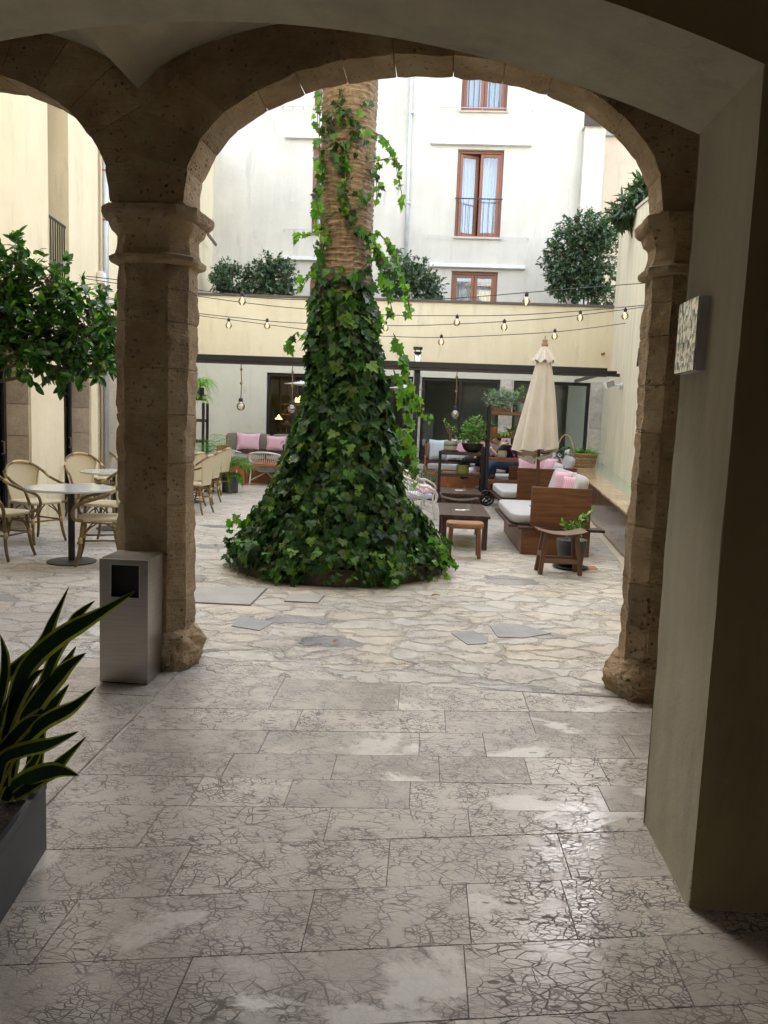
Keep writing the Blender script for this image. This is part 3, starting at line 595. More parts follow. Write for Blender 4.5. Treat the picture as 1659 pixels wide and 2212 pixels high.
def frenchwin(a,b,c,d,ang,rail):
    y=BY+.12; q=MB(); t=.07; fr(q,a+.005,b-.005,c+.005,d-.005,y,t,.09); wn=q.build('window',m_brown,bb,False,.006)
    mid=(a+b)/2
    for sgn in (-1,1):
        x0,x1=(a+t,mid) if sgn<0 else (mid,b-t); s_=MB(); T=Matrix.Identity(4)
        if ang and sgn<0: T=Matrix.Translation((x0,y+.05,0))@Matrix.Rotation(rad(ang),4,'Z')@Matrix.Translation((-x0,-y-.05,0))
        s_.m=T; fr(s_,x0+.006,x1-.006,c+t+.01,d-t-.01,y+.02,.085,.05); so=s_.build('sash',m_brown,wn,False,.005)
        p_=MB(); p_.m=T; p_.box(x0+.09,x1-.09,y+.035,y+.043,c+t+.09,d-t-.09); p_.build('pane',m_wglass,wn)
    cu=MB()
    for sgn in (-1,1):
        x0,x1=(a+.1,mid-.06) if sgn<0 else (mid+.04,b-.1)
        cu.grid(lambda u,v:(x0+(x1-x0)*u*(.72+.28*v if sgn>0 else 1),y+.34+.035*math.sin(u*34+1.5*v)+.02*math.sin(u*11),c+.08+(d-c-.16)*v),50,6)
    cu.build('curtain',m_curt,wn,True)
    sl=MB(); sl.box(a-.04,b+.04,BY-.05,BY+.12,c-.045,c-.003); sl.build('sill',m_marb,wn)
    if rail:
        q=MB(); h=c+(d-c)*.44; q.bar((a-.02,BY-.03,h),(b+.02,BY-.03,h),.022,.03)
        for k in range(9): x=a+.06+(b-a-.12)*k/8; q.bar((x,BY-.03,c-.02),(x,BY-.03,h),.011,.011,(0,1,0))
        q.build('railing',m_black,wn)
    elif c>8:
        q=MB()
        for k in range(9): x=a+.06+(b-a-.12)*k/8; q.bar((x,BY-.03,c-.02),(x,BY-.03,c+1.1),.011,.011,(0,1,0))
        q.build('railing',m_black,wn)
for h in W: frenchwin(*h)
for (p0,p1) in (((931,309),(1148,315)),((928,573),(1134,579)),((617,296),(700,299)),((612,558),(700,561))):
    x0,z0=bx_(*p0); x1,z1=bx_(*p1); q=MB(); q.box(x0,x1,BY-.13,BY-.003,z0-.05,z0+.05); q.build('awning_rail',M('white_awning_rail',(.62,.63,.62),.5) if 'arm' not in globals() else arm,bb,False,.01)
for (p0,p1) in (((935,236),(1150,244)),((925,512),(1140,519)),((615,498),(700,500)),((612,234),(700,236))):
    x0,z0=bx_(*p0); x1,z1=bx_(*p1); q=MB(); q.bar((x0,BY-.16,z0),(x1,BY-.16,z0),.014,.014)
    for k in range(5): x=x0+(x1-x0)*k/4; q.bar((x,BY-.16,z0-.09),(x,BY-.16,z0),.012,.012,(0,1,0)); q.bar((x,BY-.16,z0),(x,BY,z0),.012,.012)
    q.build('rod',m_cush,bb)
p0=at(893,165,BY);p1=at(877,560,BY); q=MB(); q.tube([(p1.x,BY-.1,4.2),(p0.x-.05,BY-.1,12.9)],.05,12)
for zz in (5.2,7.6,10.): q.tube([(p1.x+(p0.x-p1.x)*.3,BY-.1,zz),(p1.x+(p0.x-p1.x)*.3,BY-.1,zz+.08)],.062,12)
q.build('drain_pipe',m_zinc,bb,True)
# right tan building
tb=thing('tan_building','tan rendered building standing behind the right wall, with a thin pale cornice','building')
x0=XRR+.01; zc=at(1330,296,24).z; q=MB(); q.box(x0,12,24,28,0,zc); q.build('wall',m_tan,tb); q=MB(); q.box(x0,12,23.88,28.1,zc+.002,zc+.14); q.build('cornice',m_conc,tb)
ob=MB(); ob.box(x0-.9,12,31,36,0,at(1300,225,31).z); ob.box(x0-1,12.1,30.9,36.1,at(1300,225,31).z+.01,at(1300,225,31).z+.2)
tag(ob.build('ochre_house',M('orange_render',(.62,.36,.13),.9)),'distant ochre house showing as a sliver above the tan building','house')

# ---- low yellow wall with terrace, glazed cafe front
TY=19.5; xl,xr=-6.1,at(1325,665,TY).x+.15
def tx(px): return at(px,850,TY).x
cf=thing('cafe_building','low yellow rendered terrace wall above a pale wall with large dark windows','building')
zt=4.5; zm=2.95
q=MB(); q.box(xl,xr,TY,TY+.3,zm,zt); q.build('upper_wall',m_yel,cf)
q=MB(); q.box(xl,xr,TY-.04,TY+.36,zt+.003,zt+.06); q.build('coping',M('dark_coping',(.12,.10,.085),.9),cf)
wins=[(tx(575),tx(690),.35,at(600,805,TY).z),(tx(800),tx(893),.05,2.68),(tx(910),tx(1080),.62,at(990,817,TY).z),(tx(1109),tx(1276),.62,at(1190,824,TY).z)]
q=MB(); wall_holes(q,xl,xr,0,zm-.002,wins,TY+.02,TY+.3); q.build('lower_wall',m_pale,cf)
for (a,b,c,d) in wins:
    q=MB(); fr(q,a+.004,b-.004,c+.004,d-.004,TY+.10,.075,.07); m_=(a+b)/2; q.box(m_-.035,m_+.035,TY+.11,TY+.16,c+.08,d-.08); wn=q.build('window',m_black,cf); q=MB(); q.box(a+.07,b-.07,TY+.13,TY+.136,c+.07,d-.07); q.build('pane',m_glass,wn)
q=MB()
for (a,b) in ((tx(1081),tx(1108)),(tx(1277),tx(1303)),(tx(895),tx(909))):
    q=MB()
    for k in range(7): q.box(a+.004,b-.004,TY-.012,TY+.018,k*.39+.005,min(2.7,(k+1)*.39)-.004)
    q.build('marble_cladding',m_marw,cf)
ter=MB(); ter.box(xl-2,xr+1,TY+.3,BY,3.6,3.75); ter.build('terrace_slab',m_conc,cf)
rm=MB(); rm.box(xl,xr,TY+3.4,TY+3.5,0,3.55); rm.box(xl,xr,TY+.31,TY+3.4,-.02,.05); rm.box(xl,xr,TY+.31,TY+3.4,3.3,3.5); rm.box(tx(750),tx(752),TY+.31,TY+3.4,.05,3.3); rm.build('interior_room',m_droom,cf)
rc=MB(); rc.box(tx(580),tx(680),TY+1.0,TY+1.5,.05,1.12); rc.build('cafe_counter',M('mint_counter',(.4,.48,.44),.4),cf)
rs=MB(); 
for z in (1.35,1.62,1.9): rs.box(tx(578),tx(690),TY+1.9,TY+2.2,z,z+.03)
for k in range(34):
    x=U(tx(580),tx(688)); z=random.choice((1.15,1.38,1.65)); h=U(.06,.18); rs.box(x,x+U(.04,.12),TY+1.2 if z<1.2 else TY+1.95,TY+1.3 if z<1.2 else TY+2.1,z+.002,z+h)
rs.build('cafe_shelf',M('warm_shelf_goods',(.45,.28,.15),.6,.6,9,island=.6),cf)
rt=MB()
for x in (-.1+.9,1.6,2.4,3.3): 
    rt.box(x-.35,x+.35,TY+1.,TY+1.7,.74,.78); rt.box(x-.03,x+.03,TY+1.3,TY+1.4,.05,.74)
    for s_ in (-.6,.6): rt.box(x+s_-.2,x+s_+.2,TY+1.1,TY+1.5,.45,.5); rt.box(x+s_*1.3-.02,x+s_*1.3+.02,TY+1.1,TY+1.5,.5,.95)
rt.build('cafe_table',m_teak,cf)
lt=mat_emit('warm_lamp',(1.,.6,.25),1.5)
for px,py in ((602,905),(640,868),(650,862)):
    p=at(px,py,TY+1.6); q=MB(); q.lathe([(.01,.12),(.05,.05),(.11,0),(.10,-.01)],14,tuple(p)); lo_=q.build('lamp',lt,cf,True); q=MB(); q.tube([p+Vector((0,0,.12)),(p.x,p.y,3.3)],.006,5); q.build('cord',m_black,lo_,True)

# ---- right side wall, raking coping
WX=lambda Y: 3.53+.152*(Y-13.24)
WAn=math.atan2(1,.152); WO=(WX(9),9.)
sw=thing('side_wall','tall weathered cream side wall on the right with a raking top edge and grey streaks','wall',(WO[0],WO[1],0),WAn)
a_=pl(1400,433,WO,WAn); b_=pl(1330,490,WO,WAn); c_=pl(1320,500,WO,WAn)
sl=(b_[1]-a_[1])/(b_[0]-a_[0]); 
q=MB(); poly=[(-4.1,0),(TY-8.9+.1,0),(TY-8.9+.1,a_[1]+sl*(TY-8.8-a_[0])),(-4.1,a_[1]+sl*(-4.1-a_[0]))]
q.prism(poly,-.28,0.); q.build('wall',m_side,sw)
q=MB(); n=14
for k in range(n):
    s0=poly[0][0]+(poly[1][0]-poly[0][0])*k/n+.004; s1=poly[0][0]+(poly[1][0]-poly[0][0])*(k+1)/n-.004; z0=a_[1]+sl*(s0-a_[0])+.003; z1=a_[1]+sl*(s1-a_[0])+.003
    q.prism([(s0,z0),(s1,z1),(s1,z1+.05),(s0,z0+.05)],-.31,.025)
q.build('coping',M('pale_coping',(.5,.46,.38),.85),sw)
# ---- water trough (very slightly raking with the yard)
tz=lambda Y:.54+.0175*(Y-9.2); TXo=lambda Y:2.44+.104*(Y-9.11)
tr=thing('water_trough','long raised ochre marble basin with shallow green water running along the right wall','fountain')
ys=[5.2+ (TY-.06-5.2)*k/18 for k in range(19)]
f1=MB();f2=MB();f3=MB()
for a,b in zip(ys,ys[1:]):
    A=a+.003;B=b-.003
    f1.add([(TXo(A),A,0),(TXo(B),B,0),(TXo(B),B,tz(B)-.03),(TXo(A),A,tz(A)-.03)],[(3,2,1,0)])
    def slab(mb,xa,xb,z0,z1):
        mb.add([(xa(A),A,tz(A)+z0),(xb(A),A,tz(A)+z0),(xb(B),B,tz(B)+z0),(xa(B),B,tz(B)+z0),(xa(A),A,tz(A)+z1),(xb(A),A,tz(A)+z1),(xb(B),B,tz(B)+z1),(xa(B),B,tz(B)+z1)],[(0,3,2,1),(4,5,6,7),(0,1,5,4),(1,2,6,5),(2,3,7,6),(3,0,4,7)])
    mid=lambda Y: TXo(Y)+.55*(WX(Y)-TXo(Y))
    slab(f2,lambda Y:TXo(Y)-.012,mid,-.03,0.)
yA,yB=5.2,TY-.06
f3.add([(mid(yA),yA,tz(yA)-.02),(WX(yA)-.003,yA,tz(yA)-.02),(WX(yB)-.003,yB,tz(yB)-.02),(mid(yB),yB,tz(yB)-.02)],[(0,1,2,3)])
f1.build('front_panel',m_marf,tr); f2.build('ledge',m_maro,tr,False,.003)
m,nt,bs=_new('green_water'); bs.inputs['Base Color'].default_value=(.30,.37,.26,1); bs.inputs['Roughness'].default_value=.06; bump(nt,nz(nt,coord(nt),5,3),.05,.02,bs); f3.build('water',m,tr)
gu=MB(); gu.add([(TXo(4.8)-.10,4.8,.003),(TXo(4.8)-.02,4.8,.003),(TXo(19)-.02,19,.003),(TXo(19)-.10,19,.003)],[(0,1,2,3)]); struct(gu.build('gutter_strip',m_tan))

# ---- pergola beam
PY_=16.6; zb0=at(860,797,PY_).z; zt0=zb0+.17; X0=-6.0; X1=at(1312,803,PY_).x
pg=thing('pergola','black metal pergola frame with one long front beam across the cafe front','pergola')
q=MB(); q.box(X0,X1,PY_,PY_+.1,zb0+.045,zt0); q.build('front_beam',m_black,pg,False,.004)
q=MB(); q.box(X0,X1,PY_+.02,PY_+.14,zb0-.01,zb0+.04); q.build('gutter',M('brown_gutter',(.03,.02,.017),.4),pg)
X2=at(1340,803,PY_).x; q=MB(); q.box(X1+.003,X2,PY_+.02,PY_+.1,zb0+.0,zb0+.06); q.tube([(X1,PY_+.06,zb0+.09),(X2-.06,PY_+.06,zb0+.09)],.03,10); q.build('bracket',m_black,pg)
px_=at(897,900,PY_).x; q=MB(); q.box(px_-.06,px_+.06,PY_+.145,PY_+.26,0,zb0+.03); q.build('post',m_black,pg,False,.004)
for X in (X0+.1,px_,X1-.1): q=MB(); q.box(X-.03,X+.03,PY_+.27,TY-.003,zb0+.02,zb0+.09); q.build('side_rail',m_black,pg)

# ============================================================ PALM + IVY
PC=at(744,600,7.9); PCx=PC.x; PYc=7.9
def cen(z):
    zz=[at(757,200,PYc),at(752,400,PYc),at(746,560,PYc)]
    x0=at(728,1180,PYc).x; z1=zz[2].z; 
    if z<z1: return x0+(zz[2].x-x0)*(z/z1)
    return zz[2].x+(zz[0].x-zz[2].x)*(z-z1)/(zz[0].z-z1)
def trr(z): return .262+.10*max(0,1-z/.9)**2+.004*(z<3)
pt=MB()
def tf(u,v):
    z=v*9.6; a=u*2*PI; ring=.055; ph=(z/ring+1.3*noise.noise(Vector((math.cos(a)*1.6,math.sin(a)*1.6,z*2.2)))); s_=ph%1.0
    r=trr(z)+.014*(s_**1.6)-.007+.016*noise.fractal(Vector((math.cos(a)*3,math.sin(a)*3,z*6)),1.,2.,4)
    return (cen(z)+r*math.cos(a),PYc+r*math.sin(a),z)
pt.grid(tf,130,1050,True)
palm=thing('palm_tree','thick palm trunk with ringed brown bark rising from the ivy in the middle','palm tree')
pt.build('trunk',m_bark,palm,True)
cr=MB(); random.seed(21)
for k in range(34):
    a=U(0,2*PI); d=Vector((math.cos(a),math.sin(a),U(.6,2.5))).normalized(); p=Vector((cen(6.6),PYc,9.5)); l=2.6; seg=14; sd_=Vector((-math.sin(a),math.cos(a),0))
    for j in range(seg):
        d=(d-Vector((0,0,.09))).normalized(); qn=p+d*l/seg
        cr.tube([p,qn],.02*(1-j/seg)+.004,4,False)
        if j>2:
            for sg in (-1,1):
                for h in (0,.5): leaf(cr,LANC,LNC,p+(qn-p)*h,sd_*sg+d*.7-Vector((0,0,.3)),Vector((0,0,1)),.5,.05,.1)
        p=qn
cr.build('crown',leafm('palm_frond_leaf',[(.04,.09,.02),(.07,.14,.03)],.5,.2),palm)
ring=MB(); RC=Vector((-.86,7.92)); RR=1.07
n=64; pr=[(RR,0),(RR+.003,.125),(RR-.018,.125),(RR-.02,0.)]
for i,(r0,z0) in enumerate(pr): pass
ring.lathe([(RR,0),(RR,.15),(RR-.02,.15),(RR-.02,.10),(.01,.10)],96,(RC.x,RC.y,0)); 
o=ring.build('planter_ring',[m_rust],None); tag(o,'low round rusted steel planter ring around the foot of the palm','planter')
prof=[(485,975,1192),(497,968,1160),(520,948,1120),(545,922,1070),(566,902,1030),(592,884,980),(612,872,930),(628,864,880),(636,858,830),(640,850,780),(642,842,730),(650,836,690),(656,832,650),(672,822,615),(686,812,585)]
tab=[]
for l_,r_,y in prof:
    a=at(l_,y,PYc); b=at(r_,y,PYc); tab.append((a.z,(a.x+b.x)/2,(b.x-a.x)/2-(.03 if a.z<.3 else .09 if .5<a.z<2.4 else .06)))
tab.sort()
def ivp(z):
    if z<=tab[0][0]: return tab[0][1],tab[0][2]
    for (z0,c0,r0),(z1,c1,r1) in zip(tab,tab[1:]):
        if z<=z1: t=(z-z0)/(z1-z0); return c0+(c1-c0)*t,r0+(r1-r0)*t
    return tab[-1][1],tab[-1][2]
ivy=thing('ivy','dense dark green ivy mound spreading from the round planter and climbing the palm trunk','ivy',)
iv=MB(); st=MB(); yg=MB(); random.seed(33)
Z0,Z1=tab[0][0],tab[-1][0]
cnt=0
def wts(): 
    while True:
        z=U(.05,Z1); c,r=ivp(z); 
        if rnd()<r/1.2: return z,c,r
for _ in range(15500):
    z,c,r=wts(); a=U(0,2*PI)
    if z<.16 and rnd()<.8: continue
    if math.sin(a)>.35 and rnd()<.75: continue
    lump=1+.13*noise.noise(Vector((math.cos(a)*2.2,math.sin(a)*2.2,z*1.8)))+.11*noise.noise(Vector((math.cos(a)*5,math.sin(a)*5,z*4.5)))
    dep=rnd()**.9*.2; rr=max(.2,r*lump-dep-.02)
    if z<Z0: rr=min(rr,1.16)
    p=Vector((c+rr*math.cos(a),PYc+rr*math.sin(a),z)); out=Vector((math.cos(a),math.sin(a),0)); slope=.75 if z<1.6 else .15
    nrm=(out+Vector((0,0,slope))+rv()*.55).normalized(); dn=(Vector((0,0,-1))+out*.45+rv()*.75).normalized()
    sz=U(.045,.13)*(1.1 if z>1. else .95)
    leaf(iv if rnd()>.06 else yg,IVY,IVYC,p,dn,nrm,sz,U(.05,.3),U(0,.35))
for _ in range(420):   # fringe shoots over the ring
    a=U(-PI*.98,-.02) if rnd()<.9 else U(0,2*PI); rr=U(1.0,1.16); z=U(.10,.34) if rnd()<.8 else U(.03,.12); p=Vector((RC.x+rr*math.cos(a),RC.y+rr*math.sin(a),max(z,.02+ (0 if rr>1.1 else .1)))); 
    leaf(yg if rnd()<.35 else iv,IVY,IVYC,p,Vector((math.cos(a)*.5,math.sin(a)*.5,-.4))+rv()*.6,Vector((math.cos(a)*.4,math.sin(a)*.4,.9))+rv()*.4,U(.04,.09),U(.05,.3),.2)
# inner mass so that the mound is not see-through
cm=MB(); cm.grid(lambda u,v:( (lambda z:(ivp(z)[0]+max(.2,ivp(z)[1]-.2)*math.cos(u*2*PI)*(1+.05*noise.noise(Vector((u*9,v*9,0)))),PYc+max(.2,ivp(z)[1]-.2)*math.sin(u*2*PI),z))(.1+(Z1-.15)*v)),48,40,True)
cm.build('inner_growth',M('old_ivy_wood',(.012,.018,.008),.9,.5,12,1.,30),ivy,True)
def vine(px,Y,step=.055,sz=.075,mb=iv,r=.004,dens=1.,yng=.25):
    pts=smoothpath([at(x,y,Y if not isinstance(Y,(list,tuple)) else Y[i]) for i,(x,y) in enumerate(px)],8); st.tube(pts,r,5,False); acc=0
    for p,q in zip(pts,pts[1:]):
        acc+=(q-p).length
        while acc>step:
            acc-=step*U(.7,1.3)/dens; off=rv()*.03; leaf(yg if rnd()<yng else iv,IVY,IVYC,p+off,Vector((0,-.2,-1))+rv()*.9,Vector((0,-1,.3))+rv()*.7,sz*U(.6,1.25),U(.05,.3),.2)
for pth,Y,s_,yv in (([(805,285),(830,298),(850,330),(860,365),(866,410),(876,448)],7.6,.07,.8),([(800,350),(835,345),(858,345)],7.65,.06,.8),([(812,500),(835,525),(858,570),(875,620),(888,680)],7.6,.09,.7),([(806,520),(825,560),(840,620),(846,680)],7.6,.09,.4),
    ([(697,200),(690,230),(686,260),(692,330),(690,390),(686,440),(700,500),(690,560),(672,610)],7.62,.09,.45),([(720,215),(750,245),(768,275),(745,320),(752,370),(742,430),(765,480),(800,515)],7.60,.09,.12),([(705,240),(725,300),(716,330),(745,370),(740,420),(757,455)],7.60,.085,.1),
    ([(745,190),(735,210),(725,235),(740,260),(765,280),(790,285),(808,300)],7.60,.07,.35),([(700,480),(672,505),(645,508),(632,518)],7.6,.07,.9),([(690,590),(660,600),(648,628)],7.6,.08,.9),([(808,360),(818,400),(812,440)],7.6,.07,.6),([(800,500),(812,540),(830,560)],7.6,.08,.5),
    ([(850,720),(862,760),(878,800),(892,850),(905,895)],7.5,.095,.85),([(850,800),(865,850),(880,905),(885,940),(878,985)],7.5,.09,.8),([(900,860),(918,898),(930,903)],7.5,.05,.9),([(640,720),(625,735),(620,760)],7.6,.09,.8),([(860,920),(885,960),(893,1000),(890,1040)],7.4,.09,.7),
    ([(930,1150),(955,1185),(978,1215),(985,1228)],7.4,.075,.9),([(940,1200),(958,1225),(966,1245)],7.2,.07,.9),([(870,1215),(862,1240),(855,1258)],6.85,.08,.8),([(640,1230),(642,1250),(645,1266)],6.85,.07,.8),([(520,1110),(500,1135),(490,1150)],7.8,.08,.8),([(730,590),(760,600),(790,580),(806,560)],7.58,.09,.3),([(700,610),(715,580),(740,575)],7.58,.09,.3)):
    for rep in range(2): vine([(x+U(-5,5)*rep,y+U(-4,4)*rep) for x,y in pth],Y+.03*rep,sz=s_,yng=yv,dens=.9)
random.seed(4)
for k in range(16):
    z=U(2.75,5.4); a=-PI/2+random.gauss(-.2,.75); r=trr(z)+.03; p=Vector((cen(z)+r*math.cos(a),PYc+r*math.sin(a),z))
    for _ in range(5): leaf(iv if rnd()<.75 else yg,IVY,IVYC,p+rv()*.07,Vector((0,0,-1))+rv()*.8,Vector((math.cos(a),math.sin(a),.2))+rv()*.5,U(.04,.085),.2,.15)
iv.build('foliage',m_ivy,ivy); yg.build('young_foliage',m_ivyn,ivy); st.build('stems',m_stem,ivy)

# ============================================================ CITRUS TREE left
ct=thing('citrus_tree','small glossy dark green tree reaching in from the left edge over the cafe table','tree')
random.seed(8); lf=MB(); sm=MB(); YT=6.9
def bl(px,py,rpx,rpy,Y,ry=.5): p=at(px,py,Y); k=Y/PF; return (p.x,Y,p.z,rpx*k,ry,rpy*k)
blobs=[bl(50,560,45,42,6.7,.2),bl(10,600,50,50,6.9,.3),bl(110,615,50,42,6.8,.25),bl(180,650,62,34,6.9,.25),bl(30,680,80,75,6.9,.4),bl(110,710,70,75,6.9,.4),bl(190,735,58,75,6.9,.35),bl(60,770,75,50,6.8,.35),bl(235,700,40,60,7.1,.3),bl(-60,650,90,110,7,.5),bl(205,790,38,36,6.8,.25),bl(135,790,40,40,6.8,.25)]
bush(lf,blobs,5600,.098,stems=sm,per=8,hang=.25,twig=.1,fill=.3)
lf.build('crown',m_cit,ct)
tx0=at(-150,800,6.9); tx0.z=1.75
sm.tube([(tx0.x,6.9,0),(tx0.x+.02,6.9,.9),tx0],[.07,.06,.05],10)
for e_ in ((0,820),(60,812),(110,760),(40,640),(180,700),(90,700)):
    p=at(e_[0],e_[1],6.9); sm.tube(smoothpath([tx0,(tx0+p)/2+Vector((0,.05,-.05)),p],4),[.03-.0022*i for i in range(9)],7)
sm.build('trunk',m_stem,ct)

# ============================================================ TERRACE BUSHES
random.seed(14)
def terr(label,blobs,n,size,trunk,tpl=OVAL,cen_=OVC,mat=m_fic,name='terrace_bush',cat='bush',grp='shrubs on the terrace above the yellow wall'):
    t=thing(name,label,cat,(0,0,0),0,grp); a=MB(); s_=MB(); bush(a,blobs,int(n*1.5),size,tpl,cen_,s_,8,.45,.13,.1); a.build('foliage',mat,t)
    base=Vector(trunk)
    for b in blobs: s_.tube(smoothpath([base,(base+Vector(b[:3]))/2+Vector((U(-.1,.1),0,.1)),Vector(b[:3])],4),[.03-.0025*i for i in range(9)],5,False)
    s_.build('stems',m_stem,t); return t
B=lambda x,y,rx,ry,Y=20.6: bl(x,y,rx,ry,Y,.5)
terr('narrow drooping grey-green bush above the left end of the yellow wall',[B(481,600,20,30),B(500,580,14,12),B(495,625,28,10)],1100,.10,(at(500,640,20.6).x,20.6,3.75))
terr('wide feathery grey-green bush on the terrace just left of the palm trunk',[B(585,575,34,22),B(560,600,40,26),B(615,600,30,34),B(530,625,32,14),B(590,628,44,12)],3000,.10,(at(580,640,20.6).x,20.6,3.75))
terr('rounded dark bush on the terrace just right of the palm trunk',[B(865,580,36,34),B(850,620,30,30),B(905,600,34,36),B(935,625,24,26),B(890,635,50,14)],3000,.10,(at(890,650,20.6).x,20.6,3.75))
terr('largest dense rounded ficus bush in the right corner of the terrace',[B(1260,500,60,38),B(1230,560,54,60),B(1290,560,46,70),B(1240,620,54,30),B(1300,640,34,26),B(1300,500,34,36),B(1205,590,26,36)],8500,.10,(at(1260,660,20.6).x,20.6,3.75))
terr('spiky bamboo shrub leaning over the raking top of the right wall',[B(1370,440,24,20,16.2),B(1350,462,22,18,16.2),B(1392,430,20,30,16.2),B(1390,395,8,16,16.2)],1300,.22,(WX(16.2)+.5,16.2,3.9),LANC,LNC,m_bam,'bamboo_shrub','bamboo',None)

# ============================================================ BIN, PLANTER, PLAQUE
BX0,BX1,BY0,BY1=-1.745,-1.475,4.06,4.30; 
zbt=at(227,1207,BY0).z
bn=thing('litter_bin','tall brushed steel litter bin with a square black opening, standing against the left pillar','bin',(BX0,BY0,0))
w_,d_,h_=BX1-BX0,BY1-BY0,zbt
q=MB(); o0=at(238,1291,BY0); o1=at(302,1221,BY0); ax0,ax1,az0,az1=o0.x-BX0,o1.x-BX0,o0.z,o1.z
ax0=max(.035,ax0); ax1=min(w_-.03,ax1)
wall_holes(q,0,w_,.012,h_,[(ax0,ax1,az0,az1)],0,.01); q.box(0,.004,.0101,d_,.012,h_); q.box(w_-.004,w_,.0101,d_,.012,h_); q.box(.004,w_-.004,d_-.004,d_,.012,h_); bo=q.build('body',m_steel,bn,False,.0015)
q=MB(); fr(q,ax0,ax1,az0,az1,-.003,.004,.012); q.build('opening_trim',m_zinc,bn)
q=MB(); q.box(ax0-.01,ax1+.01,.04,.18,az0-.06,az1+.02); q.build('inner_liner',M('black_liner',(.006,.006,.006),.7),bn)
q=MB(); 
for k in range(9): y=.012+k*(d_-.03)/8; q.add([(.005,y,h_-.012),(w_-.005,y,h_-.012),(w_-.005,y+.022,h_+.006),(.005,y+.022,h_+.006),(.005,y+.022,h_+.002),(w_-.005,y+.022,h_+.002)],[(0,1,2,3),(3,2,5,4),(0,4,5,1),(0,3,4),(1,5,2)])
q.build('louvre_lid',m_steel,bn); q=MB(); q.box(.01,w_-.01,.01,d_-.01,0,.0118); q.build('foot',m_black,bn)
pn=thing('planter_box','charcoal trough planter at the lower left holding variegated snake plants','planter')
ztp=at(108,1686,G(102,1835).y).z; PC0=G(102,1835); PC1=G(21,1967); PX=PC0.x; PY0=PC0.y; pn.location=(PX,PY0,0); pn.rotation_euler=(0,0,math.atan2(-(PC1.x-PX),-(PC1.y-PY0))*-1)
q=MB(); 
def lin(y): return PX-.0*(y-2.6)
q.box(-.5,0,-2.,0,0,ztp-.03); q.build('body',m_dgrey,pn,False,.006)
q=MB(); q.box(-.5,.002,-2.002,-1.98,ztp-.029,ztp); q.box(-.5,.002,-.02,.002,ztp-.029,ztp); q.box(-.018,.002,-1.979,-.021,ztp-.029,ztp); q.box(-.5,-.48,-1.979,-.021,ztp-.029,ztp); q.build('rim',m_dgrey,pn,False,.003)
q=MB(); q.box(-.479,-.019,-1.978,-.022,ztp-.028,ztp-.018); q.build('soil',m_soil,pn)
sn=thing('snake_plant','tall variegated snake plant with long dark blades edged in yellow','plant')
sv=MB(); random.seed(3)
def blade(pxs,Ys,wpx,twist=0.):
    k=len(pxs); pts=smoothpath([at(x,y,Ys[0]+(Ys[1]-Ys[0])*i/(k-1)) for i,(x,y) in enumerate(pxs)],7); N=len(pts); tot=N-1
    for i in range(N-1):
        for side in ((-1,-.66,1),(-.66,.66,0),(.66,1,1)):
            vs=[]
            for j in (i,i+1):
                t=j/tot; w=wpx*.5*2.4/PF*(.5+1.0*math.sin(PI*min(1,.1+t*.75)))*(1 if t<.7 else max(.02,((1-t)/.3)**.75)); d=(pts[min(j+1,N-1)]-pts[max(j-1,0)]).normalized(); s_=d.cross(AF).normalized(); s_=(s_*math.cos(twist+t*.5)+AF*math.sin(twist+t*.5)); nn=s_.cross(d)
                for q_ in side[:2]: vs.append(pts[j]+s_*w*q_+nn*(.35*w*q_*q_))
            sv.k=side[2]; sv.add(vs,[(0,1,3,2)])
for pxs,Ys,wp in (([(8,1650),(20,1560),(52,1450),(121,1380),(208,1328),(293,1276)],(2.3,2.5),30),([(-10,1600),(0,1478),(80,1401),(114,1335),(149,1266)],(2.3,2.6),22),([(60,1560),(114,1422),(146,1363),(167,1328),(205,1297)],(2.4,2.6),22),([(20,1680),(35,1589),(87,1502),(139,1443),(186,1410)],(2.3,2.5),34),
  ([(10,1700),(17,1637),(87,1564),(156,1526),(208,1483)],(2.25,2.4),26),([(20,1680),(35,1589),(90,1545),(115,1519),(149,1478)],(2.3,2.45),24),([(-5,1690),(7,1641),(50,1622),(104,1608),(170,1580)],(2.2,2.35),24),([(30,1720),(60,1700),(100,1672),(139,1636),(187,1590)],(2.3,2.45),24),([(10,1730),(28,1703),(69,1679),(121,1666),(170,1675)],(2.3,2.4),30),
  ([(70,1710),(80,1620),(88,1540),(98,1470),(120,1410)],(2.5,2.6),18),([(50,1700),(70,1600),(105,1480),(150,1415),(165,1395)],(2.5,2.6),20),([(-20,1600),(5,1480),(8,1420),(0,1370)],(2.3,2.4),18),([(0,1720),(25,1620),(45,1540),(95,1470),(130,1440)],(2.35,2.5),30),([(-20,1700),(0,1600),(30,1520),(60,1470),(95,1445)],(2.3,2.4),26),
  ([(-30,1760),(-10,1650),(20,1600),(60,1560),(88,1545)],(2.25,2.35),26),([(40,1720),(55,1670),(75,1640),(92,1600)],(2.4,2.45),14),([(-30,1700),(-15,1600),(-5,1560),(20,1500)],(2.2,2.3),22),([(80,1700),(85,1640),(92,1560),(98,1500)],(2.5,2.55),16),([(-20,1740),(-10,1690),(10,1650),(45,1600)],(2.2,2.3),24)): blade(pxs,Ys,wp,U(-.4,.4))
sv.build('foliage',[leafm('snake_leaf_centre',[(.010,.02,.007),(.018,.033,.010)],.6,.12,.15),leafm('snake_leaf_margin',[(.20,.19,.02),(.30,.28,.04)],.5,.3)],sn,True)
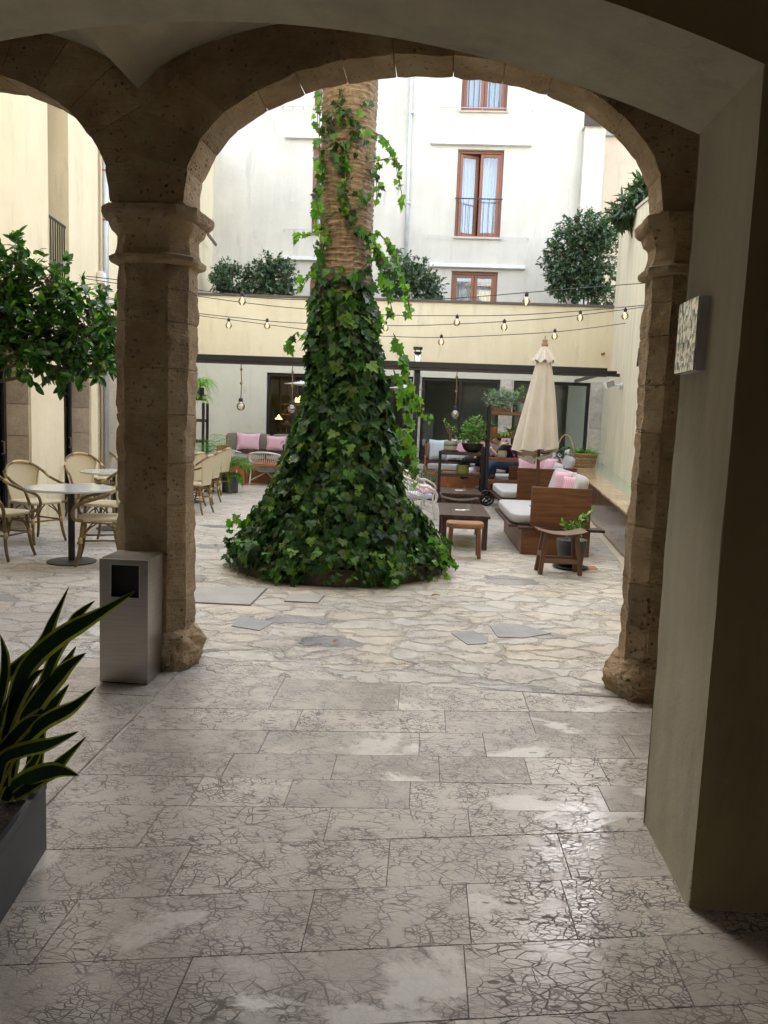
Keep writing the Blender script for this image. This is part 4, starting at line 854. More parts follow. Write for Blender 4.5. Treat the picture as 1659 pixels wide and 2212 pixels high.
# plaque on the jamb
pq=thing('wall_plaque','square mirrored mosaic plaque on a thick white mount fixed to the plastered jamb','sign')
y0,y1=JY1-.16,JY0+.22
A=pl(1470,655,(JX-.03,0),PI/2); Bq=pl(1512,640,(JX-.03,0),PI/2); Cq=pl(1512,805,(JX-.03,0),PI/2); D=pl(1470,800,(JX-.03,0),PI/2)
sA,sB=A[0],Bq[0]; zlo,zhi=(Cq[1]+D[1])/2,(A[1]+Bq[1])/2
q=MB(); q.box(JX-.027,JX+.012,sB,sA,zlo,zhi); q.build('mount',M('white_mount',(.42,.41,.38),.6),pq,False,.002)
mm,nt,bs=_new('mirror_mosaic'); v=coord(nt); vo=nd(nt,'ShaderNodeTexVoronoi',Scale=26,feature='DISTANCE_TO_EDGE'); L(nt,v,vo.inputs[0]); v2=nd(nt,'ShaderNodeTexVoronoi',Scale=26); L(nt,v,v2.inputs[0])
o_=mixc(nt,ramp(nt,vo.outputs['Distance'],[(.0,1.),(.03,0.)]),mixc(nt,.14,(.62,.62,.6),v2.outputs['Color']),(.15,.14,.12)); hs=nd(nt,'ShaderNodeHueSaturation',Saturation=.15); L(nt,o_,hs.inputs['Color']); L(nt,hs.outputs[0],bs.inputs['Base Color']); bs.inputs['Metallic'].default_value=.85; bs.inputs['Roughness'].default_value=.18; bump(nt,v2.outputs['Distance'],.6,.01,bs)
q=MB(); q.box(JX-.033,JX-.0275,sB+.002,sA-.002,zlo+.002,zhi-.002); q.build('mirror_face',mm,pq)
# slabs / covers in the yard
def quadg(name,pxs,mat,label,cat,z=.006):
    P=[G(x,y,0) for x,y in pxs]; cx=sum(p.x for p in P)/4; cy=sum(p.y for p in P)/4; t=thing(name,label,cat,(cx,cy,0)); mb=MB(); mb.prismz([(p.x-cx,p.y-cy) for p in P],-.01,z); mb.build('cover',mat,t,False,.002)
    f_=MB(); f_.prismz([((p.x-cx)*1.03+0,(p.y-cy)*1.04) for p in P],-.012,z-.005); f_.build('frame',m_grout,t)
    return t
quadg('drain_cover',[(412,1301),(540,1307),(575,1272),(420,1268)],m_slate,'large pale rectangular stone inspection cover beside the left pillar','cover')
quadg('drain_cover',[(615,1299),(686,1302),(700,1287),(630,1283)],m_slate,'small pale square stone inspection cover in front of the planter ring','cover')
for k,pxs in enumerate(([(975,1368),(1010,1392),(1052,1390),(1055,1376),(1020,1362)],[(1058,1352),(1075,1376),(1130,1378),(1190,1368),(1130,1350),(1080,1346)],[(520,1330),(500,1352),(560,1362),(590,1345)])):
    P=[G(x,y) for x,y in pxs]; mb=MB(); mb.prismz([(p.x,p.y) for p in P],-.012,.0012+.0004*k); struct(mb.build('paving_patch',m_slatep))
mb=MB(); P=[G(x,y) for x,y in ((1263,1223),(1267,1230),(1292,1229),(1284,1222))]; mb.prismz([(p.x,p.y) for p in P],-.012,.001); struct(mb.build('paving_patch',m_terra))

# ============================================================ CAFE TABLES AND CHAIRS
def make_chair(label,grp):
    t=thing('rattan_chair',label,'chair',(0,0,0),0,grp)
    q=MB(); q.sq((0,.0,.455),.45,.44,.045,.35,24,8); q.build('seat',m_weave,t,True)
    hoop=smoothpath([(-.20,.17,.45),(-.265,.235,.47),(-.30,.25,.54),(-.305,.20,.62),(-.29,.06,.665),(-.27,-.08,.72),(-.235,-.19,.80),(-.14,-.26,.875),(0,-.285,.90),(.14,-.26,.875),(.235,-.19,.80),(.27,-.08,.72),(.29,.06,.665),(.305,.20,.62),(.30,.25,.54),(.265,.235,.47),(.20,.17,.45)],6)
    q=MB(); q.tube(hoop,.0165,8); ho=q.build('arm_hoop',m_rat,t,True)
    q=MB(); n=len(hoop)
    for a,b in ((30,34),(n-35,n-31),(43,53)): q=MB(); q.tube(hoop[a:b],.0195,8); q.build('cane_binding',m_ratl,ho,True)
    q=MB()
    def bk(u,v):
        a=2*u-1; top=.885-.085*a*a; w=.155+.075*v; return (a*w,-.205-.085*v+.06*a*a*v,.46+(top-.46)*v)
    q.grid(bk,14,12); q.grid(lambda u,v:(bk(u,v)[0],bk(u,v)[1]-.012,bk(u,v)[2]),14,12)
    for sg in (-1,1): q.tube([bk((sg+1)/2,k/8) for k in range(9)],.011,6)
    q.build('backrest',m_weave,t,True)
    for x,y in ((-1,1),(1,1),(-1,-1),(1,-1)):
        q=MB(); q.tube(smoothpath([(x*.175,y*.17,.44),(x*.185,y*.185,.28),(x*.2,y*.205,.12),(x*.215,y*.24,.0)],3),[.017]*7+[.016,.015,.014],8); lg=q.build('leg',m_rat,t,True)
        q=MB(); q.tube([(x*.187,y*.188,.225),(x*.194,y*.196,.285)],.0215,8); q.build('cane_binding',m_ratl,lg,True)
    q=MB()
    for a,b in (((-.19,.19,.25),(.19,.19,.25)),((-.19,-.19,.25),(.19,-.19,.25)),((-.19,-.19,.25),(-.19,.19,.25)),((.19,-.19,.25),(.19,.19,.25))): q.tube([a,b],.010,6)
    for x,y in ((-1,1),(1,1),(-1,-1),(1,-1)): q.tube(smoothpath([(x*.185,y*.19,.27),(x*.12,y*.19,.36),(x*.03,y*.18,.425)],3),.008,5); q.tube(smoothpath([(x*.19,y*.185,.27),(x*.185,y*.11,.37),(x*.18,y*.03,.425)],3),.008,5)
    q.build('stretcher',m_rat,t,True)
    return t
def make_table(label,rt,grp):
    t=thing('cafe_table',label,'table',(0,0,0),0,grp)
    q=MB(); q.lathe([(rt-.02,.722),(rt,.728),(rt,.744),(rt-.004,.748)],64); q.build('tabletop',m_tab,t)
    q=MB(); q.tube([(0,0,.02),(0,0,.72)],.033,20); q.box(-.12,.12,-.03,.03,.71,.7215); q.build('pedestal',m_black,t)
    q=MB(); q.lathe([(.235,0),(.235,.008),(.21,.014),(.03,.02)],48); q.build('table_base',m_dgrey,t)
    return t
tc=G(155,1213)
GT='round white cafe tables'; GC='rattan cafe chairs around the white tables'
tabl=make_table('large round white cafe table on a black pedestal, nearest the camera on the left',.425,GT); tabl.location=tc
dup(tabl,(-3.98,9.75,0),0,'round white cafe table just beyond the nearest one, half hidden by the left pillar',GT)
dup(tabl,(-4.05,13.2,0),0,'nearer white cafe table of the two showing beside the left pillar',GT)
dup(tabl,(-4.55,15.4,0),0,'farther white cafe table showing beside the left pillar above the fern',GT)
ch0=make_chair('hooped-back rattan chair at the left edge, behind the nearest table',GC)
def face(dx,dy): return math.atan2(dy,dx)-PI/2
p=G(78,1168); ch0.location=(p.x,p.y,0); ch0.rotation_euler=(0,0,face(1,-.45))
for (px,py),(dx,dy),lab in (((2,1203),(1,-.12),'rattan chair cut by the left edge, only its seat and curled arms in view'),
    ((222,1215),(-1,-.35),'nearest rattan chair against the left pillar behind the steel bin, arms curling forward'),
    ((232,1172),(-1,.1),'rattan chair right of the nearest table, just behind the one next to the bin'),
    ((188,1118),(.75,-.75),'rattan chair with a hooped back standing right behind the nearest table top'),
    ((226,1092),(.75,-.75),'farthest rattan chair on the left side, partly hidden by the second table top')):
    p=G(px,py); dup(ch0,(p.x,p.y,0),face(dx,dy),lab,GC)
for (px,py),(dx,dy),lab in (((418,1108),(-1,.12),'rattan chair nearest the camera in the row seen from behind, right of the left pillar'),
    ((440,1086),(-1,.05),'second rattan chair in the row seen from behind, right of the left pillar'),
    ((464,1067),(-1,.2),'farthest rattan chair of the row seen from behind, next to the fern'),
    ((402,1094),(-1,.3),'rattan chair tucked in front of the row, its seat just showing beside the left pillar')):
    p=G(px,py); dup(ch0,(p.x,p.y,0),face(dx,dy),lab,GC)

# ============================================================ LOW WOODEN TABLES AND STOOLS
def low_table(w,d,h,label,loc,grp='dark low wooden tables'):
    t=thing('low_table',label,'table',loc,0,grp); q=MB()
    for k in range(4): q.box(-w/2+w*k/4+.001,-w/2+w*(k+1)/4-.001,0,d,h-.032,h)
    q.build('tabletop',m_darkw,t,False,.002); q=MB(); q.box(-w/2+.03,w/2-.03,.04,.06,h-.10,h-.033); q.box(-w/2+.03,w/2-.03,d-.06,d-.04,h-.10,h-.033); q.box(-w/2+.03,-w/2+.05,.061,d-.061,h-.10,h-.033); q.box(w/2-.05,w/2-.03,.061,d-.061,h-.10,h-.033); q.build('apron',m_darkw,t)
    for x in (-1,1):
        for y in (.065,d-.065): q=MB(); q.box(x*(w/2-.055)-.032,x*(w/2-.055)+.032,y-.032,y+.032,0,h-.034); q.build('leg',m_darkwz,t,False,.003)
    return t
a=at(951,1111,9.3); b=at(1060,1116,9.3); wA=b.x-a.x; hA=.42
TA=low_table(wA,1.45,hA,'dark low wooden table nearest the camera, behind the honey wooden stool',((a.x+b.x)/2,9.32,0))
a2=at(954,1064,12.3); b2=at(1042,1067,12.3)
TB=low_table(b2.x-a2.x,1.1,.42,'second dark low wooden table, between the saddle stool and the small trolley',((a2.x+b2.x)/2,12.35,0))
def menu(loc,label):
    t=thing('menu_card',label,'menu',loc,0,'menu cards lying on the low tables'); q=MB(); q.box(-.09,.03,-.05,.05,.0,.003); q.box(.0,.09,-.02,.06,.0035,.006); q.build('card',M('white_card',(.7,.7,.68),.7),t); q=MB(); q.add([(.06,-.04,.006),(.10,.06,.006),(.085,.07,.075),(.045,-.03,.075)],[(0,1,2,3)]); q.build('stand',m_wglass,t)
menu((TA.location.x-.01,9.9,hA+.001),'white cards with a small clear stand on the nearest dark low table'); menu((TB.location.x,12.95,.421),'white cards with a small clear stand on the second dark low table')
def stool(label,loc,w,d,h,mats,saddle=.03,rz=0,splay=.05,stretch=True,rnd_=False,name='wooden_stool',grp='wooden stools'):
    t=thing(name,label,'stool',loc,rz,grp); th=.05; q=MB()
    if rnd_:
        def fn(u,v):
            a=u*2*PI; e=.45; x=w/2*math.copysign(abs(math.cos(a))**e,math.cos(a)); y=d/2*math.copysign(abs(math.sin(a))**e,math.sin(a))
            k=[0,.9,1,1,.93,.0][min(5,int(round(v*5)))]; z=[h-th*1.25,h-th*1.25,h-th,h-.012,h,h-saddle*.8][min(5,int(round(v*5)))]
            return (x*k,y*k,z+ (saddle*.3*(abs(x)/(w/2))**2 if v>.5 else 0))
        q.grid(fn,48,6,True)
    else:
        N=12
        for k in range(N):
            x0=-w/2+w*k/N; x1=-w/2+w*(k+1)/N; z=lambda x: saddle*(x/(w/2))**2
            q.add([(x0,-d/2,h-th+z(x0)*.8),(x1,-d/2,h-th+z(x1)*.8),(x1,d/2,h-th+z(x1)*.8),(x0,d/2,h-th+z(x0)*.8),(x0,-d/2,h-saddle+z(x0)),(x1,-d/2,h-saddle+z(x1)),(x1,d/2,h-saddle+z(x1)),(x0,d/2,h-saddle+z(x0))],[(0,3,2,1),(4,5,6,7),(0,1,5,4),(2,3,7,6)]+([(3,0,4,7)] if k==0 else [])+([(1,2,6,5)] if k==N-1 else []))
    q.build('seat',mats[0],t,rnd_)
    ex,ey=w/2-.045,d/2-.035
    for x in (-1,1):
        for y in (-1,1): q=MB(); q.bar((x*(ex-splay),y*(ey-splay*.6),h-th),(x*ex,y*ey,0),.042,.042,(0,1,0)); q.build('leg',mats[1],t,False,.003)
    if stretch:
        for y in (-1,1): q=MB(); q.bar((-ex+.01,y*(ey-.012),.14),(ex-.01,y*(ey-.012),.14),.024,.045); q.build('stretcher',mats[0],t)
        for x in (-1,1): q=MB(); q.bar((x*(ex-.012),-ey+.02,.2),(x*(ex-.012),ey-.02,.2),.024,.045); q.build('stretcher',mats[0],t)
    return t
p=G(1001,1202); a=at(963,1130,p.y); b=at(1044,1130,p.y)
stool('small honey-coloured stool with a rounded dished seat in front of the nearest low table',(p.x,p.y+.02,0),b.x-a.x,.30,.40,(m_lightw,m_lightwz),.02,0,.015,False,True)
p=G(1207,1238); a=at(1152,1140,8.0); b=at(1258,1140,8.0)
stool('worn brown saddle-seat stool with stretchers standing over the grey plant pot',(p.x-.01,8.08,0),(b.x-a.x),.30,.47,(m_stoolw,m_stoolz),.045,rad(2),.05)
a=at(954,1070,11.5); b=at(1034,1070,11.5)
stool('dark saddle-seat stool between the two low tables',((a.x+b.x)/2,11.55,0),b.x-a.x,.30,.44,(m_darkw,m_darkwz),.04,0,.03)
# plant pot beneath the stool
pp=thing('potted_plant','grey pot of stones with a sparse leafy plant under the saddle-seat stool','potted plant',(G(1210,1195).x-.06,8.42,0)); P0=pp.location; pp.scale=(.88,.88,.95)
q=MB(); q.lathe([(.14,0.02),(.17,.2),(.188,.33),(.178,.335),(.165,.29),(.01,.29)],32); q.build('pot',m_dgrey,pp,True); q=MB(); q.lathe([(.20,0),(.22,.018),(.2,.02),(.01,.01)],32); q.build('saucer',m_black,pp,True)
random.seed(2); q=MB(); 
for _ in range(50): a=U(0,6.28); r=.14*rnd()**.5; q.sq((r*math.cos(a),r*math.sin(a),.30+U(0,.012)),U(.02,.04),U(.02,.04),.02,.8,6,5)
q.build('pebbles',M('brown_pebbles',(.16,.12,.09),.7,island=.4),pp,True)
q=MB(); s_=MB()
for e_ in ((-.02,0,.50),(.08,0,.56),(.16,0,.62),(.22,.02,.68),(-.12,0,.52),(.1,.05,.48)):
    pa=smoothpath([(0,0,.3),(e_[0]*.4,e_[1],.42),e_],5); s_.tube(pa,.004,5)
    for pnt in pa[4:]: 
        for _ in range(3): leaf(q,OVAL,OVC,pnt,rv()+Vector((0,0,.2)),Vector((0,0,1))+rv()*.8,U(.05,.085))
q.build('foliage',m_succ,pp); s_.build('stems',m_stem,pp)

# ============================================================ BENCHES ALONG THE BASIN
def bench(label,xl_,x0,x1,Y,Y2,hp,grp='teak modular benches along the water basin',plank=True):
    t=thing('teak_bench',label,'bench',(x0,Y,0),0,grp); w=x1-x0; d=Y2-Y; sx=xl_-x0
    q=MB(); q.box(-.10,w,0.0,.03,0,.30); q.box(-.10,-.07,.031,d,0,.30); q.box(w-.03,w,.031,d,0,.30); q.box(-.069,w-.031,d-.03,d,.0,.30); q.build('bench_base',m_teak,t,False,.003)
    q=MB(); 
    if plank: q.box(sx-.01+.1,w+.16,-.05,.16,.302,.335)
    q.box(sx-.01,-.0+w,.161,d,.302,.335); q.build('seat_deck',m_darkw,t,False,.003)
    q=MB(); q.box(0,w,.05,.085,.336,hp); q.build('end_panel',m_teak,t,False,.004)
    q=MB(); q.sq(((sx+w)/2-.05,.10+d/2,.405),w-sx-.14,d-.06,.13,.22,32,14); q.build('seat_cushion',m_cush,t,True)
    q=MB(); q.m=Matrix.Translation((w-.12,.14+d/2,.70))@Matrix.Rotation(rad(16),4,'Y'); q.sq((0,0,0),.17,d-.1,.52,.3,24,14); q.build('back_cushion',m_cush,t,True)
    return t
x0,x1=at(1148,1100,9.2).x,at(1279,1100,9.2).x; xs_=at(1103,1110,9.3).x; hp=at(1210,1054,9.25).z
b1=bench('teak bench module nearest the camera, with a wide end panel and grey cushion',xs_,x0,x1,9.2,11.2,hp)
x0b,x1b=at(1118,1050,12.5).x,at(1221,1050,12.5).x
b2=bench('middle teak bench module behind the umbrella pole, with its own end panel and grey cushion',at(1081,1060,12.6).x,x0b,x1b,12.5,14.45,at(1170,1013,12.5).z)
x0c,x1c=at(1100,1020,15.9).x,at(1215,1020,15.9).x
b3=bench('farthest teak bench module, on which the man in the black hoodie sits',at(1073,1020,16).x,x0c,x1c+.3,15.9,18.6,.72,plank=False)
def pil(name,label,c,w,h,t,mat,rx,rz,grp='patterned scatter pillows'):
    q=MB(); q.pillow(w,h,t,9,c[0]*3); o=q.build(name,mat,None,True); o.location=c; o.rotation_euler=(rx,0,rz); return tag(o,label,'pillow',grp)
pz=.47
def pat(px,py,Y): return at(px,py,Y)
pil('scatter_pillow','pink lattice pillow leaning left on the nearest bench module, just above its end panel',pat(1218,1043,9.85),.30,.30,.13,m_pink,rad(-15),rad(-35))
pil('scatter_pillow','smaller front pink pillow at the right on the nearest bench module, overlapping the other',pat(1235,1049,9.6),.24,.24,.12,m_pink,rad(-25),rad(-25))
pil('scatter_pillow','pink lattice pillow lying left of the umbrella pole on the middle bench module',pat(1142,1006,13.0),.36,.24,.14,m_pink,rad(-20),rad(-10))
pil('scatter_pillow','pink pillow right of the umbrella pole on the middle bench module',pat(1176,1001,13.2),.28,.32,.14,m_pink,rad(-15),rad(-50))
pil('scatter_pillow','folded pale pink pillow at the right end of the middle bench module',pat(1188,1006,12.95),.22,.26,.13,m_pink,rad(-25),rad(-30))

# ============================================================ UMBRELLA
UY=11.85; up=at(1160,1060,UY); ux=up.x
um=thing('garden_umbrella','closed beige canvas garden umbrella on a brown wooden pole with a turned finial','umbrella',(ux,UY,0))
dz=lambda px,py: at(px,py,UY)
zt_=dz(1175,749).z; zs=dz(1178,782).z; zb_=dz(1160,970).z; zf=dz(1176,731).z; lean=dz(1176,749).x-ux
q=MB(); q.tube([(0,0,.04),(lean*.75,0,zt_)],.026,14); q.build('pole',m_umbw,um,True)
def cv(z): return lean*.75*(z/zt_)
q=MB()
rb=(dz(1205,960).x-dz(1112,985).x)/2*.93; cxb=(dz(1205,960).x+dz(1112,985).x)/2-ux
def can(u,v):
    a=u*2*PI; z=zt_-.02-(zt_-zb_-.02)*v; cx_=cv(z)*(1-v)+cxb*v; r=.055+(rb-.055)*(v**.8); fold=1+(.10+.10*v)*math.cos(8*a+1.2*math.sin(a)+.8*v)*min(1,v*3)+.04*math.sin(3*a+5*v)+.03*math.sin(19*a)*v
    zz=z+.018*v**3*math.cos(8*a+1.2*math.sin(a)+.8*v)-.05*v**6*math.sin(a*.5+.6)
    return (cx_+r*fold*math.cos(a),r*fold*.85*math.sin(a),zz)
q.grid(can,160,30,True); q.grid(lambda u,v:(lambda p:(cxb+(p[0]-cxb)*.75*(1-v*.8),p[1]*.75*(1-v*.8),p[2]-.10+.02*math.sin(u*40)-.06*v))(can(u,1.)),80,6,True); q.build('canopy',m_canv,um,True)
q=MB()
def cap(u,v):
    a=u*2*PI; z=zt_-(zt_-zs)*v-.0; r=.05+.115*v**1.1; fold=1+.13*v*math.cos(8*a+.5); return (cv(z)+r*fold*math.cos(a),r*fold*.9*math.sin(a),z+.025*v*math.cos(8*a+.5))
q.grid(cap,120,10,True); q.build('vent_flap',m_canv,um,True)
q=MB(); q.lathe([(.045,0),(.05,.02),(.05,.05),(.03,.06),(.045,.085),(.035,.105),(.012,.115),(.010,.15),(.004,.165)],20,(cv(zt_),0,zt_)); q.build('finial',M('pale_turned_wood',(.33,.22,.14),.6),um,True)
q=MB(); q.lathe([(.22,0),(.22,.05),(.05,.08),(.04,.25)],24); q.build('umbrella_base',m_dgrey,um)

# ============================================================ SHELF TROLLEYS
def trolley(label,xa,xb,Y,d,top,shelves,mat_f,name='plant_trolley',wheels=True):
    t=thing(name,label,'trolley',((xa+xb)/2,Y,0),0,'black framed plant trolleys'); w=xb-xa; z0=.18 if wheels else 0.
    for x in (-w/2,w/2-.05):
        for y in (0,d-.05): q=MB(); q.box(x,x+.05,y,y+.05,z0,top); q.build('post',m_black,t,False,.003)
    for z in shelves:
        q=MB(); q.box(-w/2+.052,w/2-.052,-.008,.02,z-.06,z); q.box(-w/2+.052,w/2-.052,.021,d-.02,z-.03,z-.004); q.box(-w/2+.052,w/2-.052,d-.019,d,z-.06,z); q.build('shelf',mat_f,t,False,.002)
    for ya_ in (-.012,d+.0005): q=MB(); q.box(-w/2,w/2,ya_,ya_+.0115,z0,z0+.05); q.build('bottom_rail',m_black,t)
    if wheels:
        for x in (-w/2+.04,w/2-.04):
            for y in (-.02,d-.1):
                q=MB(); R_=.155; pts=[(x,y+.09+R_*math.cos(a),R_+R_*.9*math.sin(a)) for a in [2*PI*k/24 for k in range(25)]]
                X_=[(x+R_*.88*math.cos(a),y-.03,R_+R_*.88*math.sin(a)) for a in [2*PI*k/28 for k in range(29)]]
                q.tube(X_,.022,6,False); q.tube([(x,y-.06,R_),(x,y,R_)],.035,12)
                for k in range(5): a=2*PI*k/5+.3; q.bar((x,y-.03,R_),(x+R_*.86*math.cos(a),y-.03,R_+R_*.86*math.sin(a)),.022,.03,(0,1,0))
                q.build('wheel',m_black,t,True)
    return t
tyY=14.75; xa,xb=at(1048,1040,tyY).x,at(1190,1040,tyY).x
sh=[at(1100,y,tyY).z for y in (890,940,991,1040)]
T1=trolley('tall black framed trolley with wooden shelves and iron wheels behind the umbrella',xa,xb,tyY,.5,at(1048,874,tyY).z,sh,m_teak)
smY=14.9; xa2,xb2=at(946,1040,smY).x,at(1044,1040,smY).x
sh2=[at(1000,y,smY).z for y in (977,1024,1072)]
T2=trolley('low black framed trolley with three shelves behind the second low table',xa2,xb2,smY,.45,sh2[0]+.001,[sh2[0],sh2[1],sh2[2]],m_darkw,'plant_trolley',False)
T3=trolley('slim dark plant stand showing beside the left pillar, topped by a spider plant',at(404,900,15.6).x,at(441,900,15.6).x,15.6,.35,at(430,870,15.6).z,[at(430,858,15.6).z,at(430,905,15.6).z,at(430,950,15.6).z],m_darkw,'plant_stand',False)
def potted(name,label,px,py,Y,prof,mat,fol,folm,pname='pot',grp=None,extra=None,zz=None):
    p=at(px,py,Y); 
    if zz is not None: p.z=zz
    t=thing(name,label,'potted plant' if fol else 'jar',p,0,grp); q=MB(); q.lathe(prof,28); q.build(pname,mat,t,True)
    if fol:
        q=MB(); s_=MB(); fol(q,s_); q.build('foliage',folm,t); 
        if s_.f: s_.build('stems',m_stem,t)
    if extra: extra(t)
    return t
random.seed(6)
def cyl(r,h,r2=None): r2=r2 or r; return [(r*.96,0),(r,.01),(r2,h-.01),(r2,h),(r2-.015,h),(r2-.02,h-.03),(.01,h-.03)]
def lavf(q,s_):
    bush(q,[(0,0,.24,.31,.2,.17)],1300,.07,LANC,LNC,s_,6,.0,.07,.2)
def bx_crate(t): 
    q=MB(); q.box(-.17,.17,-.14,.14,0.001,.11); q.build('crate',m_stoolw,t,False,.004)
potted('lavender_plant','silvery lavender spilling over a small wooden crate on the top shelf of the tall trolley',1072,889,tyY+.2,cyl(.1,.14),m_stoolw,lavf,m_lav,'liner',extra=bx_crate,zz=sh[0]+.001)
def kal(q,s_):
    for e_ in ((-.1,0,.42),(.02,0,.5),(.1,0,.38),(0,0,.3)):
        pa=smoothpath([(0,0,.12),(e_[0]*.5,0,.25),e_],4); s_.tube(pa,.006,5)
        for k in range(7): leaf(q,OVAL,OVC,Vector(e_)+rv()*.05,rv()+Vector((0,0,.4)),Vector((0,0,1)),U(.07,.11))
potted('succulent_pot','leggy succulent in a sage and white pot on the top shelf, left of the umbrella',1126,889,tyY+.2,cyl(.12,.2),m_gcer,kal,m_succ,zz=sh[0]+.001)
def spk(n,l,w,z,dr=1.): 
    def f(q,s_): strips(q,(0,0,z),n,l,w,.8,dr)
    return f
potted('terracotta_plant','small grassy plant in a terracotta pot on the second shelf of the tall trolley',1064,939,tyY+.2,cyl(.12,.2,.145),m_terra,spk(40,.32,.02,.18),m_fernm,zz=sh[1]+.001)
potted('small_plant','little spiky plant at the middle of the second shelf of the tall trolley',1104,939,tyY+.25,cyl(.08,.1),m_stoolw,spk(24,.26,.025,.08),m_fernm,zz=sh[1]+.001)
potted('trailing_plant','bright green rosette hanging forward over the edge of the second shelf',1090,938,tyY-.05,cyl(.05,.05),m_stoolw,spk(30,.2,.03,.02,2.2),m_spid,zz=sh[1]+.001)
potted('stoneware_jar','beige stoneware jar on the third shelf of the tall trolley in front of the man',1084,991,tyY+.15,[(.10,0),(.13,.03),(.14,.12),(.12,.17),(.135,.19),(.125,.19),(.11,.15),(.01,.1)],m_ceram,None,None,'body',zz=sh[2]+.001)
potted('wicker_tub','brown straight-sided tub on the third shelf, half behind the umbrella hem',1140,991,tyY+.15,cyl(.2,.2),M('brown_tub',(.22,.15,.09),.8,bmp=.6),None,None,'body',zz=sh[2]+.001)
def band(t): q=MB(); q.lathe([(.128,.11),(.128,.175),(.12,.178)],28); q.build('glaze_band',m_gcer,t,True); q=MB(); q.lathe([(.17,-.025),(.17,-.002),(.1,-.001)],28,(0,0,.026)); q.build('saucer',m_black,t,True)
def cact(q,s_):
    for e_ in ((-.14,0,.62),(-.06,0,.52),(.04,.03,.45),(.1,0,.4)):
        pa=smoothpath([(0,0,.16),(e_[0]*.2,0,.32),(e_[0]*.8+.03*rnd(),0,.45),e_],5); s_.tube(pa,.013,7)
        for k in range(9): leaf(q,OVAL,OVC,pa[-1-(k%6)]+rv()*.02,rv(),Vector((0,0,1)),U(.04,.07))
potted('euphorbia_pot','twisting pale succulent in a two-tone sage and cream pot on the low trolley',972,977,smY+.2,[(r,z+.027) for r,z in cyl(.125,.18)],m_ceram,cact,m_spid,extra=band,zz=sh2[0]+.001)
def bowlf(q,s_): bush(q,[(.02,0,.42,.24,.2,.22),(-.28,0,.24,.12,.1,.08),(.02,0,.62,.12,.1,.12)],1000,.07,OVAL,OVC,s_,7,.1,.08,.15)
potted('bowl_plant','bushy light green plant in a wide black bowl on the low trolley',1020,977,smY+.2,[(.12,0),(.2,.06),(.25,.17),(.255,.19),(.24,.19),(.2,.14),(.01,.14)],m_black,bowlf,m_succ,zz=sh2[0]+.001)
potted('aloe_pot','dark spiky aloe in an olive green pot on the low trolley',998,1024,smY+.12,cyl(.115,.17),m_green,spk(34,.22,.035,.15,.3),m_aloe,zz=sh2[1]+.001)
potted('spider_plant','spider plant with long arching pale green leaves on top of the slim dark plant stand',424,857,15.75,cyl(.16,.2),m_black,lambda q,s_:(strips(q,(0,0,.2),90,.62,.035,.8,1.4),strips(q,(.1,-.1,-.05),40,.45,.025,.8,1.6)),m_spid,zz=at(430,858,15.6).z+.001)
potted('boston_fern','large drooping bright green fern in a pot behind the row of rattan chairs',497,1051,15.2,cyl(.16,.3),m_dgrey,lambda q,s_:(fern(q,(0,0,.52),46,.72,.05,1.9,1.),fern(q,(.03,-.1,.35),26,.55,.05,2.6,.5)),m_fernm,zz=0)
potted('palm_fern','arching dark fern leaning out below the plant stand, behind the rattan chairs',446,1010,15.2,cyl(.16,.4),m_dgrey,lambda q,s_:(fern(q,(0,0,.72),26,.85,.05,1.2,1.2)),m_fernm,zz=0)
def ros(q,s_):
    for _ in range(70):
        a=U(0,6.28); r=.2*rnd()**.5; e_=Vector((r*math.cos(a)*1.3,r*math.sin(a)*1.3,.42+U(0,.28))); s_.tube([(r*math.cos(a)*.6,r*math.sin(a)*.6,.12),e_],.003,4,False)
        for k in range(16): leaf(q,LANC,LNC,Vector((e_.x*.6,e_.y*.6,.15)).lerp(e_,k/16),rv()+Vector((0,0,.5)),rv(),.05)
potted('rosemary_plant','feathery rosemary in a low pot right of the palm, before the wooden sofa',920,1040,15.5,cyl(.2,.2),m_dgrey,ros,m_lav,zz=0)

for o in list(C.objects):
    l_=o.get('label','')
    if l_.startswith('small grassy plant in a terracotta'): o.scale=(.68,.68,.72)
    if l_.startswith('beige stoneware jar'): o.scale=(.68,.68,.75)
    if l_.startswith('little spiky plant'): o.scale=(.9,.9,.9)
    if l_.startswith('leggy succulent'): o.scale=(.85,.85,.85)
    if l_.startswith('bushy light green'): o.scale=(.85,.85,.92)
    if l_.startswith('silvery lavender'): o.location.x+=.10
# ============================================================ LEDGE ITEMS
bk=thing('wicker_basket','oval wicker basket planted with broad green leaves at the far end of the basin ledge','basket',at(1252,993,17.6),0); bk.location.z=tz(17.6)+.001
q=MB()
for k in range(9):
    z=.02+.033*k; rr=.33+.05*k/8; q.tube([(rr*(1+.03*math.cos(12*a+PI*(k%2)))*math.cos(a),rr*.6*(1+.03*math.cos(12*a+PI*(k%2)))*math.sin(a),z) for a in [2*PI*j/72 for j in range(73)]],.019,5,False)
q.build('wicker',M('wicker',(.33,.23,.12),.7,.3,20,island=.3),bk,True); q=MB(); q.grid(lambda u,v:((.30+.04*v)*math.cos(u*2*PI),(.30+.04*v)*.58*math.sin(u*2*PI),.01+.26*v),32,4,True); q.add([(.32*math.cos(a),.19*math.sin(a),.25) for a in [2*PI*j/24 for j in range(24)]],[tuple(range(24))]); q.build('lining',m_soil,bk)
q=MB(); strips(q,(0,0,.26),26,.32,.05,.7,.8); strips(q,(-.2,0,.26),26,.32,.05,.7,.8); strips(q,(.2,0,.26),26,.32,.05,.7,.8); q.build('foliage',m_succ,bk)
hb=thing('handled_basket','terracotta bowl basket with an arched cane handle, left of the wicker basket','basket',at(1220,985,16.9),0); hb.location.z=tz(16.9)+.001
